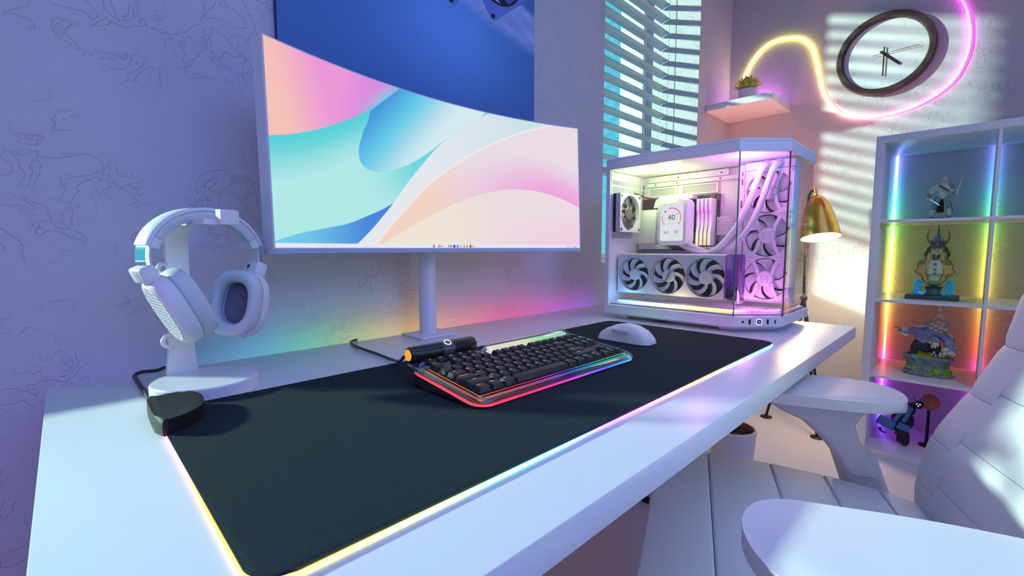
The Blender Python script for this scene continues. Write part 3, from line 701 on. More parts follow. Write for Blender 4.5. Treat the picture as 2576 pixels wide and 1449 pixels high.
# media lobe: five low keys on a raised dark-blue deck, then the roller barrel behind it
MB_ = MB().prism(rrect(0.142, 0.036, 0.012, 6, 0.051, 0.1340), -0.0125, -0.0072, 0.001, 2); kdone(MB_, 'media_deck', mat('deck_indigo', (0.05, 0.06, 0.11), 0.25))
for i, c in enumerate(('o', '<<', '>||', '>>', '<+')):
    o = bpy.data.objects.new('media_key', cap_mesh(0.98, True)); COL.objects.link(o); o.parent = kb
    cx, cy_ = 0.0135 + i * 0.0198, 0.1345; o.location = (cx, cy_, -0.0018)
    add_text(leg_b, c, 0.0052, Matrix.Translation((cx, cy_, -0.0016)))
kdone(leg_b, 'key_legends', glow('legend_light', [(0.0, (1.0, 0.35, 0.22)), (0.25, (1.0, 0.30, 0.36)), (0.42, (0.85, 0.3, 0.6)), (0.55, (0.5, 0.5, 0.9)), (0.7, (0.3, 0.7, 0.6)), (1.0, (0.35, 0.9, 0.45))], 'X', 0.40, 0.755, 1.8), smooth=0)['kind'] = 'stuff'
kdone(sw_b, 'switches', swm)['kind'] = 'stuff'
bar = MB().tube([(-0.0125, 0.1545, 0.0035), (-0.0115, 0.1545, 0.0035), (-0.009, 0.1545, 0.0035), (0.1115, 0.1545, 0.0035), (0.1145, 0.1545, 0.0035), (0.1155, 0.1545, 0.0035)], [0.0095, 0.0112, 0.0123, 0.0123, 0.0112, 0.0095], 28); bo = kdone(bar, 'roller_barrel', mat('barrel_black', (0.02, 0.018, 0.02), 0.3))
kdone(MB().cyl((-0.0132, 0.1545, 0.0035), (-0.0124, 0.1545, 0.0035), 0.0088, n=24), 'barrel_end_light', glow('barrel_orange', (1.0, 0.32, 0.03), strength=1.3), bo)
kdone(MB().tube([(0.046, 0.1545, 0.0035), (0.068, 0.1545, 0.0035)], 0.01245, 28), 'barrel_band', mat('barrel_band_grey', (0.10, 0.10, 0.13), 0.3), bo)
kdone(MB().lathe([(0.0048, -0.0003), (0.0066, -0.0003), (0.0066, 0.0005), (0.0048, 0.0005)], 24, M=axes((0.057, 0.1498, 0.0152), (1, 0, 0), (0, 0.93, 0.37), (0, -0.37, 0.93)), cap=False), 'barrel_ring_light', glow('barrel_ring', (1.0, 0.85, 0.62), strength=1.0), bo)
kdone(MB().box(-0.002, 0.108, 0.136, 0.152, -0.013, -0.004, 0.003), 'barrel_bracket', black, bo)
# clear light bar behind the function row
mBar = glow('bar_light', [(0.0, (0.9, 0.80, 0.72)), (0.35, (0.92, 0.90, 0.62)), (0.65, (0.42, 0.85, 0.42)), (1.0, (0.35, 0.80, 0.72))], 'X', 0.53, 0.75, 0.95)
prof = [(0.1235, -0.012), (0.1235, -0.003), (0.1275, 0.003), (0.134, 0.0055), (0.1405, 0.003), (0.1425, -0.003), (0.1425, -0.012)]
b = MB(); rings = []
for x, sc in ((0.121, 0.3), (0.127, 0.72), (0.140, 1.0), (0.330, 1.0), (0.345, 0.72), (0.351, 0.3)): rings.append([Vector((x, y, -0.012 + (z + 0.012) * sc)) for y, z in prof])
b.ring_loft(rings); kdone(b, 'light_bar_cover', acr, smooth=40)
kdone(MB().box(0.132, 0.338, 0.1265, 0.1395, -0.0115, -0.001, 0.002), 'light_bar', mBar)
kdone(MB().box(0.02, 0.33, 0.125, 0.135, zbot(0.13) - 0.0001, -0.0146), 'rear_foot', black)
cab = [(0.388, -0.3635, 0.693), (0.40, -0.345, 0.6885), (0.425, -0.29, 0.668), (0.444, -0.235, 0.6565), (0.4535, -0.16, DZ + 0.0035), (0.4545, -0.09, DZ + 0.0035), (0.4585, -0.045, DZ + 0.0035), (0.468, -0.015, DZ + 0.0042), (0.478, -0.006, DZ + 0.004), (0.489, 0.004, DZ + 0.002), (0.496, 0.018, DZ - 0.02), (0.5, 0.028, DZ - 0.2)]
P = catmull(cab, 6); Minv = (Matrix.Translation(kb.location) @ Matrix.Rotation(kt, 4, 'X')).inverted()
kdone(MB().tube([Minv @ p for p in P], 0.0026, 10), 'cable', black)

# ------------------------------------------------------------------ mouse
t = thing('computer_mouse', 'white wireless mouse resting on the dark mat right of the keyboard', 'mouse', (0.902, -0.44, DZ + 0.0048))
mm = mat('mouse_white', (0.80, 0.80, 0.82), 0.36, var=0.01)
b = MB(); rings = []; Lm = 0.124
hs_ = [(0.0, 0.010, 0.021), (0.03, 0.016, 0.026), (0.12, 0.024, 0.0295), (0.30, 0.0335, 0.0295), (0.50, 0.0385, 0.0285), (0.68, 0.0365, 0.0305), (0.85, 0.0275, 0.030), (0.95, 0.016, 0.0245), (1.0, 0.006, 0.016)]
for tt in np.linspace(0, 1, 25):
    hh = np.interp(tt, [q[0] for q in hs_], [q[1] for q in hs_]); ww = np.interp(tt, [q[0] for q in hs_], [q[2] for q in hs_]); ring = []
    for j in range(21):
        a = PI * j / 20; e = 0.75
        ca, sa = math.cos(a), math.sin(a)
        xx = ww * math.copysign(abs(ca) ** e, ca); zz = hh * abs(sa) ** 0.85
        xx *= 1 - 0.12 * (1 - abs(zz / hh - 0.45)) if tt > 0.1 else 1
        ring.append(Vector((0.902 + xx, -0.377 - Lm * tt, DZ + 0.0062 + zz)))
    rings.append(ring)
b.ring_loft(rings); b.done('shell', mm, t, 50)
MB().prism(rrect(0.046, 0.108, 0.02, 6, 0.902, -0.437), DZ + 0.0049, DZ + 0.0061).done('glide_base', mat('mouse_base_grey', (0.3, 0.3, 0.32), 0.5), t)
MB().lathe([(0, -0.003), (0.0085, -0.003), (0.0092, -0.002), (0.0092, 0.002), (0.0085, 0.003), (0, 0.003)], 20, M=axes((0.902, -0.402, DZ + 0.0285), (0, 1, 0), (0, 0, 1), (1, 0, 0))).done('scroll_wheel', black, t)
sbm = mat('mouse_side_button', (0.48, 0.48, 0.54), 0.3)
for ya, yb in ((-0.416, -0.434), (-0.436, -0.454)):
    b = MB(); poly = rrect(abs(ya - yb), 0.0062, 0.0028, 5)
    b.prism(poly, 0, 0.0013, 0.0004, 2, M=axes((0.8750, (ya + yb) / 2, DZ + 0.0285 + (0.001 if ya > -0.43 else 0)), (0, -1, 0), (0.35, 0, 0.937), (-0.937, 0, 0.35)))
    b.done('side_button', sbm, t)
MB().tube([(0.902, -0.379, DZ + 0.0205), (0.902, -0.40, DZ + 0.031), (0.902, -0.425, DZ + 0.0423)], 0.0006, 6).done('button_seam', mat('seam_grey', (0.35, 0.35, 0.38), 0.6), t)

# ------------------------------------------------------------------ computer case
pc = thing('computer_case', 'white glass-fronted desktop computer case with lit fans and a small gauge display', 'computer case', (1.35, -0.41, DZ))
A0, A1, B0, B1, AC, BC = 1.189, 1.5137, -0.6445, -0.1861, 1.2806, -0.5578      # x range, y range, chamfer corner
def outline(i=0.0, r=None):
    k = i * 0.414
    return [(A0 + i, B1 - i), (A1 - i, B1 - i), (A1 - i, B0 + i), (AC + k, B0 + i), (A0 + i, BC + k)]
pcw = mat('case_white', (0.78, 0.78, 0.82), 0.35, var=0.015)
pcin = mat('case_interior_white', (0.74, 0.72, 0.76), 0.45, var=0.02)
Z1, Z2, Z3, Z4 = 0.6611, 0.6895, 1.0878, 1.1201
b = MB(); b.ring_loft([[Vector((x, y, z)) for x, y in outline(i)] for i, z in ((0.012, Z1 - 0.0015), (0.0, Z1 + 0.005), (0.0, Z2), (0.004, Z2 + 0.002))]); base = b.done('base', pcw, pc, 20)
b = MB(); b.ring_loft([[Vector((x, y, z)) for x, y in outline(i)] for i, z in ((0.002, Z3), (0.0, Z3 + 0.002), (0.0, Z4 - 0.0075))]); top = b.done('top_frame', pcw, pc, 20)
b = MB(); b.ring_loft([[Vector((x, y, z)) for x, y in outline(i)] for i, z in ((0.0008, Z4 - 0.0070), (0.0002, Z4 - 0.006), (0.0045, Z4))]); b.done('top_lid', pcw, pc, 20)
for x0_, x1_, y0_, y1_ in ((A0 + 0.02, A0 + 0.06, -0.25, -0.21), (A1 - 0.06, A1 - 0.02, -0.25, -0.21)): MB().box(x0_, x1_, y0_, y1_, DZ, Z1, 0.002).done('foot', pcw, pc)
ft = [(A0 + 0.035, BC + 0.02), (AC + 0.012, B0 + 0.03), (A1 - 0.03, B0 + 0.03), (A1 - 0.03, B0 + 0.09), (A0 + 0.035, B0 + 0.13)]
b = MB(); b.ring_loft([[Vector((x, y, DZ)) for x, y in ft], [Vector((x + (0.008 if x > 1.4 else -0.012), y + (-0.014 if y < -0.57 else 0), Z1)) for x, y in ft]]); b.done('front_foot', pcw, pc, 20)
for x0_, y0_ in ((A0, B1 - 0.013), (A1 - 0.013, B1 - 0.013)): MB().box(x0_, x0_ + 0.013, y0_, y0_ + 0.013, Z2, Z3).done('corner_post', pcw, pc)
MB().box(A1 - 0.004, A1, -0.50, B1 - 0.013, Z2, Z3).done('right_panel', pcw, pc)
pg = glass('case_glass', (0.95, 0.96, 0.97), 0.035, 0.015, 0.55)
def gpanel(p, q, n_):
    d = (Vector((q[0], q[1], 0)) - Vector((p[0], p[1], 0))); nv = Vector((-d.y, d.x, 0)).normalized() * 0.004
    b = MB(); b.ring_loft([[Vector((p[0], p[1], z)), Vector((q[0], q[1], z)), Vector((q[0], q[1], z)) + nv, Vector((p[0], p[1], z)) + nv] for z in (Z2 + 0.002, Z3)])
    return b.done(n_, pg, pc, 0)
gpanel((A0 + 0.001, BC), (A0 + 0.001, B1 - 0.013), 'side_glass') if False else gpanel((A0 + 0.005, B1 - 0.013), (A0 + 0.005, BC), 'side_glass')
gpanel((A0 + 0.003, BC), (AC, B0 + 0.003), 'corner_glass'); gpanel((AC, B0 + 0.003), (A1 - 0.002, B0 + 0.003), 'front_glass')
gpanel((A1 - 0.002, B0 + 0.003), (A1 - 0.002, -0.50), 'right_glass')
gem = mat('glass_edge_teal', (0.05, 0.22, 0.26), 0.15); gem2 = mat('glass_edge_bronze', (0.10, 0.07, 0.04), 0.2)
MB().cyl((A0 + 0.003, BC, Z2 + 0.001), (A0 + 0.003, BC, Z3), 0.0016, n=8).done('glass_edge', gem, pc); MB().cyl((AC, B0 + 0.003, Z2 + 0.001), (AC, B0 + 0.003, Z3), 0.0018, n=8).done('glass_edge', gem2, pc)
# front sockets on the chamfered base
cd_ = Vector((AC - A0, B0 - BC, 0)).normalized(); cn = Vector((cd_.y, -cd_.x, 0)); cn = cn if cn.dot(Vector((-1, -1, 0))) > 0 else -cn
def sock(s, zc, w, hgt, nm, m, d=0.0006, par=base):
    c = Vector((A0, BC, zc)) + Vector((AC - A0, B0 - BC, 0)) * s
    return MB().prism(rrect(w, hgt, min(w, hgt) * 0.3 if nm != 'usb_port' else 0.0004, 3), 0, d, M=axes(c, cd_, (0, 0, 1), cn)).done(nm, m, par)
pk_ = mat('port_black', (0.01, 0.01, 0.012), 0.3)
zc = 0.6775
sock(0.20, zc, 0.0052, 0.0052, 'audio_jack', pk_); sock(0.335, zc, 0.0048, 0.0125, 'usb_port', pk_); sock(0.69, zc, 0.0048, 0.0125, 'usb_port', pk_); sock(0.835, zc, 0.0030, 0.0095, 'usb_c_port', pk_)
sock(0.52, zc, 0.0145, 0.0145, 'power_button_frame', glow('button_white', (1, 0.95, 0.95), strength=1.0), 0.0005)
sock(0.52, zc, 0.0108, 0.0108, 'power_button_well', pk_, 0.0007); sock(0.52, zc, 0.0060, 0.0060, 'power_button', mat('button_lilac', (0.45, 0.45, 0.70), 0.3), 0.0010)
# interior walls
MB().box(1.402, 1.408, -0.515, B1 - 0.004, Z2 + 0.004, Z3 - 0.002).done('motherboard_tray', pcin, pc, 0)
MB().box(1.385, 1.4015, -0.50, -0.21, 1.052, 1.064, 0.002).done('tray_rail', pcin, pc); MB().box(1.392, 1.4015, -0.46, -0.21, 1.066, 1.085, 0.002).done('tray_rail', pcin, pc)
for ya, yb in ((-0.30, -0.215), (-0.425, -0.325)):
    b = MB()
    for (a, c, d, e) in ((ya - 0.005, yb + 0.005, 1.046, 1.050), (ya - 0.005, yb + 0.005, 1.020, 1.024), (ya - 0.005, ya, 1.0241, 1.0459), (yb, yb + 0.005, 1.0241, 1.0459)): b.box(1.3955, 1.4018, a, c, d, e)
    b.done('cable_grommet_frame', pcin, pc); MB().box(1.3995, 1.4018, ya, yb, 1.0242, 1.0458).done('cable_grommet', mat('grommet_grey', (0.45, 0.47, 0.47), 0.6), pc)
hm = MB()
for y, z in ((-0.24, 1.058), (-0.31, 1.075), (-0.31, 1.058), (-0.44, 1.075), (-0.44, 1.058)): hm.prism([(0.0022 * math.cos(i * PI / 4), 0.0022 * math.sin(i * PI / 4)) for i in range(8)], 0, 0.001, M=axes((1.3845 if z < 1.06 else 1.3915, y, z), (0, -1, 0), (0, 0, 1), (-1, 0, 0)))
hm.done('screw_holes', pk_, pc, 0)['kind'] = 'stuff'
# rear wall as a real grille of vertical bars
b = MB()
for zA, zB in ((Z2 + 0.004, 0.888), (0.905, 1.024), (1.062, Z3 - 0.002)):
    if zA != 0.905: b.box(A0 + 0.013, 1.40, B1 - 0.006, B1 - 0.002, zA, zB)
for i in range(28):
    x = A0 + 0.0155 + i * 0.0068
    if x < 1.398: b.box(x, x + 0.0030, B1 - 0.006, B1 - 0.002, 0.888, 1.062)
b.box(A0 + 0.013, 1.40, B1 - 0.0062, B1 - 0.0018, 0.960, 0.964); b.box(A0 + 0.013, 1.40, B1 - 0.0062, B1 - 0.0018, 1.044, 1.048)
b.done('rear_grille', pcin, pc, 0)
b = MB(); b.ring_loft([[Vector((x, y, z)) for x, y in outline(i)] for i, z in ((0.010, Z2 + 0.0022), (0.010, Z2 + 0.006), (0.02, Z2 + 0.009), (0.02, Z2 + 0.012))]); b.done('floor_plate', pcin, pc, 20)
rbp = [(0.0, (0.6, 0.15, 1.0)), (0.12, (1.0, 0.12, 0.9)), (0.20, (1.0, 0.55, 0.12)), (0.38, (1.0, 0.78, 0.15)), (0.62, (1.0, 0.92, 0.45)), (0.80, (0.6, 0.95, 0.85)), (0.92, (0.2, 0.6, 1.0)), (1.0, (0.1, 0.12, 1.0))]
o17 = outline(0.0165)
MB().tube([(o17[0][0], o17[0][1] - 0.02, Z2 + 0.0135), (o17[4][0], o17[4][1], Z2 + 0.0135), (o17[3][0], o17[3][1], Z2 + 0.0135), (o17[3][0] + 0.02, o17[3][1], Z2 + 0.0135)], 0.0022, 8).done('light_strip', glow('case_strip', rbp, 'Y', -0.63, -0.21, 5.0), pc)
sl = MB()
for i in range(7):
    for j in range(3): sl.box(1.235 + j * 0.03, 1.258 + j * 0.03, -0.60 + i * 0.011, -0.5935 + i * 0.011, Z2 + 0.0122, Z2 + 0.0132)
sl.done('floor_slots', mat('slot_mauve', (0.45, 0.36, 0.5), 0.5), pc, 0)['kind'] = 'stuff'
# case lighting from its own RGB strips
for nm, loc, e, c in (('case_led_yellow', (1.29, -0.33, 1.045), 0.42, (1.0, 0.95, 0.35)), ('case_led_green', (1.27, -0.25, 1.035), 0.30, (0.55, 1.0, 0.45)), ('case_led_blue', (1.215, -0.24, 0.715), 0.10, (0.2, 0.6, 1.0)), ('case_led_magenta', (1.25, -0.555, 1.045), 0.8, (1.0, 0.25, 0.95)), ('case_led_magenta_low', (1.27, -0.575, 0.72), 0.35, (1.0, 0.3, 0.9)), ('case_led_warm', (1.22, -0.40, 0.706), 0.12, (1.0, 0.8, 0.4))):
    add_light(nm, 'POINT', loc, e, c, shadow_soft_size=0.03)
# fans
def fan(parent, c, M3, R, nb, hubr, mB, mH, depth=0.012, sweep=0.95, wid=0.62, blade='blade'):
    M = axes(c, *M3); hub = MB().lathe([(0, depth), (hubr * 0.85, depth), (hubr, depth - 0.002), (hubr, 0), (0, 0)], 28, M=M).done('fan_hub', mH, parent)
    b = MB(); ns, nw = 6, 3
    def P(s, t_, dz):
        r = hubr * 0.96 + (R - hubr * 0.96) * s; a = sweep * s ** 1.3 + wid * (t_ - 0.5) * (1 - 0.15 * s)
        return Vector((r * math.cos(a), r * math.sin(a), depth * (0.25 + 0.55 * t_) + dz))
    for dz in (0, 0.0009):
        pass
    rings = []
    for i in range(ns + 1):
        s = i / ns; rings.append([P(s, j / nw, 0.0) for j in range(nw + 1)] + [P(s, j / nw, 0.0009) for j in range(nw, -1, -1)])
    b.ring_loft(rings); me = b.mesh(blade, 30); me.materials.append(mB)
    for i in range(nb):
        o = bpy.data.objects.new(blade, me); COL.objects.link(o); o.parent = hub
        off = -hub.location - hub.parent.location - (hub.parent.parent.location if hub.parent.parent else Vector()) if False else None
        q = Vector((0, 0, 0)); p = hub
        while p is not None: q -= p.location; p = p.parent
        o.matrix_local = Matrix.Translation(q) @ M @ Matrix.Rotation(2 * PI * i / nb + 0.3, 4, 'Z')
    return hub
FX = ((0, -1, 0), (0, 0, 1), (-1, 0, 0))                     # faces the side glass
# graphics card
gw = mat('card_white', (0.76, 0.77, 0.80), 0.35, var=0.02); gd = mat('card_dark', (0.03, 0.025, 0.025), 0.5)
gc = MB().box(1.262, 1.300, -0.517, -0.196, 0.722, 0.842, 0.004).done('graphics_card', gw, pc)
shp = MB(); Mg = axes((1.262, 0, 0), (0, -1, 0), (0, 0, 1), (-1, 0, 0))
FC3 = ((0.2535, 0.7805, 0.0475), (0.3600, 0.7805, 0.0500), (0.4655, 0.7800, 0.0515))
# shroud face with three round openings: ring strips from the opening out to a cell border
for k, (cx, cz, R) in enumerate(FC3):
    xl = 0.199 if k == 0 else (FC3[k - 1][0] + cx) / 2; xr = 0.515 if k == 2 else (FC3[k + 1][0] + cx) / 2
    inner, outer = [], []
    for a in sorted([2 * PI * i / 48 for i in range(48)] + [math.atan2(dz_, dx_) % (2 * PI) for dx_ in (xl - cx, xr - cx) for dz_ in (0.839 - cz, 0.725 - cz)]):
        ca, sa = math.cos(a), math.sin(a); inner.append((cx + R * ca, cz + R * sa))
        tx = ((xr - cx) / ca if ca > 1e-6 else (xl - cx) / ca if ca < -1e-6 else 9); tz = ((0.839 - cz) / sa if sa > 1e-6 else (0.725 - cz) / sa if sa < -1e-6 else 9); tq = min(tx, tz); outer.append((cx + tq * ca, cz + tq * sa))
    shp.ring_loft([[Mg @ Vector((x, y, 0.0)) for x, y in outer], [Mg @ Vector((x, y, 0.022)) for x, y in outer], [Mg @ Vector((x, y, 0.023)) for x, y in inner], [Mg @ Vector((x, y, 0.0005)) for x, y in inner]], cap=False)
shp.done('card_shroud', gw, gc, 25)
for k, (cx, cz, R) in enumerate(FC3):
    MB().prism([(cx + R * math.cos(i * PI / 20), cz + R * math.sin(i * PI / 20)) for i in range(40)], 0.0004, 0.0012, M=Mg).done('fan_well', gd, gc, 0)
    MB().tube([Mg @ Vector((cx + (R + 0.0002) * math.cos(i * PI / 24), cz + (R + 0.0002) * math.sin(i * PI / 24), 0.0232)) for i in range(48)], 0.0007, 6, closed=True).done('fan_ring', mat('ring_dark', (0.06, 0.05, 0.06), 0.3), gc)
    hb = fan(gc, Mg @ Vector((cx, cz, 0.006)), FX, R * 0.965, 7, R * 0.36, gw, gw, 0.013, -0.62, 0.50)
b = MB(); add_text(b, 'AORUS', 0.0105, axes(Mg @ Vector((FC3[1][0], FC3[1][1], 0.0194)), (0, -0.45, 0.89), (0, -0.89, -0.45), (-1, 0, 0)), 0.0001); b.done('card_lettering', pk_, gc, 0)
MB().box(1.240, 1.292, -0.548, -0.5185, 0.722, 0.842, 0.002).done('card_end_block', glass('violet_acrylic', (0.62, 0.25, 0.80), 0.15, 0.1, 0.6), pc)
MB().box(1.250, 1.285, -0.546, -0.520, 0.724, 0.758, 0.002).done('card_end_board', mat('board_green', (0.12, 0.30, 0.10), 0.5, var=0.4, scale=120), pc)
# motherboard, covers, memory, display cooler
mbm = mat('board_plum', (0.045, 0.018, 0.030), 0.45, var=0.6, scale=160)
MB().box(1.392, 1.3985, -0.438, -0.168, 0.852, 1.016).done('motherboard', mbm, pc)
MB().box(1.350, 1.3918, -0.262, -0.175, 0.872, 0.978, 0.003).done('heat_sink_cover', whitem, pc); b = MB(); b.prism([(0.198, 0.8545), (0.36, 0.8545), (0.30, 0.8545), (0.268, 0.8715), (0.198, 0.8715)], 0, 0.03, M=axes((1.391, 0, 0), (0, -1, 0), (0, 0, 1), (-1, 0, 0))); b.done('lower_cover', whitem, pc, 0)
MB().box(1.350, 1.3918, -0.375, -0.27, 1.003, 1.017, 0.003).done('upper_cover', whitem, pc); MB().box(1.36, 1.3915, -0.44, -0.385, 0.8535, 0.8625, 0.002).done('chipset_cover', whitem, pc)
cmp_ = MB(); rs = random.Random(4)
for i in range(60):
    y, z = rs.uniform(-0.437, -0.378), rs.uniform(0.862, 1.014); s = rs.uniform(0.002, 0.006); cmp_.box(1.389, 1.3918, y - s, y + s * 0.6, z - s * 0.5, z + s)
cmp_.done('board_components', mat('chips', (0.10, 0.13, 0.10), 0.4, var=0.6, scale=90), pc, 0)['kind'] = 'stuff'
rmm = glow('memory_light', [(0.0, (1.0, 0.72, 0.35)), (0.2, (0.95, 0.9, 0.6)), (0.45, (0.95, 0.6, 0.95)), (0.7, (1.0, 0.25, 0.95)), (1.0, (0.95, 0.75, 1.0))], 'Z', 0.866, 1.0, 1.15)
for i in range(4):
    y = -0.392 - i * 0.0115
    st = MB().box(1.352, 1.3915, y - 0.0038, y + 0.0038, 0.866, 1.001, 0.001).done('memory_stick', whitem, pc)
    b = MB(); rings = []
    for zz, sh in ((0.8665, 0.0), (0.905, 0.0), (0.922, -0.003), (0.955, -0.003), (0.97, 0.0), (1.000, 0.0)): rings.append([Vector((1.3518, y - 0.0034 + sh, zz)), Vector((1.3518, y + 0.0012 + sh, zz)), Vector((1.345, y + 0.0012 + sh, zz)), Vector((1.345, y - 0.0034 + sh, zz))])
    b.ring_loft(rings); b.done('memory_light_bar', rmm, st, 0)
MD = axes((1.300, -0.338, 0.934), *FX)
pump = MB().prism(rrect(0.089, 0.134, 0.016, 6), -0.05, 0.0, 0.004, 3, M=MD, top_only=True).done('display_housing', pcw, pc)
MB().prism(rrect(0.0700, 0.1085, 0.007, 5), 0.0001, 0.0008, M=MD).done('display_screen', glow('display_white', (0.88, 0.89, 0.95), strength=0.92), pump, 0)
def d_text(s, size, x, y, col):
    b = MB(); add_text(b, s, size, MD @ Matrix.Translation((x, y, 0.0010))); b.done('display_text', col, pump, 0)
tx = mat('display_ink', (0.012, 0.008, 0.012), 0.6); tx2 = glow('display_grey', (0.55, 0.56, 0.60), strength=0.8)
d_text('40', 0.0225, 0.0, 0.013, tx); d_text('\u00b0', 0.016, 0.0165, 0.018, tx); d_text('6.2', 0.0115, -0.0155, -0.029, tx); d_text('50\u00b0', 0.0115, 0.0165, -0.029, tx)
d_text('Graphics', 0.0045, 0.0, -0.0035, tx2); d_text('GHz', 0.0032, -0.0155, -0.037, tx2); d_text('Load', 0.0032, 0.0165, -0.037, tx2)
def gauge(a0, a1, nm):
    R = 0.0285; P = []; Cs = []
    n = 24
    for i in range(n + 1):
        a = math.radians(a0 + (a1 - a0) * i / n); p = Vector((R * math.cos(a), R * math.sin(a) + 0.012, 0.0009)); P.append(MD @ p)
        s = (p.y - 0.012 + R) / (2 * R); Cs.append([1.0, 0.36 * (1 - s) + 0.05 * s + 0.0, 0.03 * (1 - s) + 0.55 * s])
    coltube(nm, P, Cs, 0.0016, 6, gm, pump)
gm = glow('gauge_glow', None, 'attr', strength=0.95)
gauge(108, -40, 'gauge_arc'); gauge(222, 166, 'gauge_arc')
MB().ell(MD @ Vector((-0.0195, 0.0315, 0.0008)), (0.0012, 0.0033, 0.0033), 12, 8).done('gauge_dot', glow('gauge_pink', (1.0, 0.07, 0.5), strength=0.95), pump)
# rear fan with its dark frame
rf = MB().box(1.206, 1.322, -0.1995, -0.1925, 0.907, 1.021, 0.003).done('rear_fan_back', whitem, pc)
b = MB(); Mr = axes((1.264, -0.2005, 0.964), (1, 0, 0), (0, 0, 1), (0, -1, 0)); inner = [(0.053 * math.cos(2 * PI * i / 48), 0.053 * math.sin(2 * PI * i / 48)) for i in range(48)]; outer = []
for i in range(48):
    a = 2 * PI * i / 48; q = min(0.058 / max(1e-6, abs(math.cos(a))), 0.057 / max(1e-6, abs(math.sin(a)))); outer.append((q * math.cos(a), q * math.sin(a)))
def fr(z0, z1): return [[Mr @ Vector((x, y, z0)) for x, y in outer], [Mr @ Vector((x, y, z1)) for x, y in outer], [Mr @ Vector((x, y, z1)) for x, y in inner], [Mr @ Vector((x, y, z0)) for x, y in inner]]
MB().ring_loft(fr(0, 0.008)); 
b1 = MB(); b1.ring_loft(fr(0.0, 0.009), loop=True); b1.done('rear_fan_band', black, rf, 25)
b1 = MB(); b1.ring_loft(fr(0.0092, 0.024), loop=True); b1.done('rear_fan_frame', whitem, rf, 25)
fan(rf, Mr @ Vector((0, 0, 0.006)), ((1, 0, 0), (0, 0, 1), (0, -1, 0)), 0.051, 9, 0.02, mat('smoke_blade', (0.12, 0.11, 0.13), 0.25), mat('smoke_hub', (0.16, 0.14, 0.15), 0.3), 0.012, 0.7, 0.6)
b = MB()
for x, z in ((-0.05, -0.049), (0.05, -0.049), (0.05, 0.049), (-0.05, 0.049)): b.prism([(x + 0.0045 * math.cos(i * PI / 6), z + 0.0045 * math.sin(i * PI / 6)) for i in range(12)], 0.0235, 0.0248, M=Mr)
b.done('rear_fan_screws', mat('screw_brown', (0.05, 0.03, 0.03), 0.4), rf, 0)['kind'] = 'stuff'
for i in range(7):
    P = catmull([(1.372 - 0.002 * i, -0.245 - 0.006 * i, 0.985), (1.366, -0.255 - 0.006 * i, 1.006 + 0.001 * i), (1.372, -0.272 - 0.005 * i, 1.016 + 0.0005 * i), (1.386, -0.285 - 0.003 * i, 1.008)], 5)
    MB().tube(P, 0.0030, 8).done('power_cable', whitem, pc)
MB().tube(catmull([(1.30, -0.208, 1.018), (1.315, -0.212, 1.027), (1.345, -0.228, 1.016), (1.37, -0.243, 1.014)], 5), 0.003, 8).done('fan_cable', mat('cable_brown', (0.08, 0.05, 0.05), 0.5), pc)
for i in range(11): MB().tube([(1.384, -0.436, 0.898 + i * 0.0048), (1.384, -0.479, 0.898 + i * 0.0048), (1.40, -0.488, 0.898 + i * 0.0048)], 0.0019, 6).done('ribbon_wire', whitem, pc)
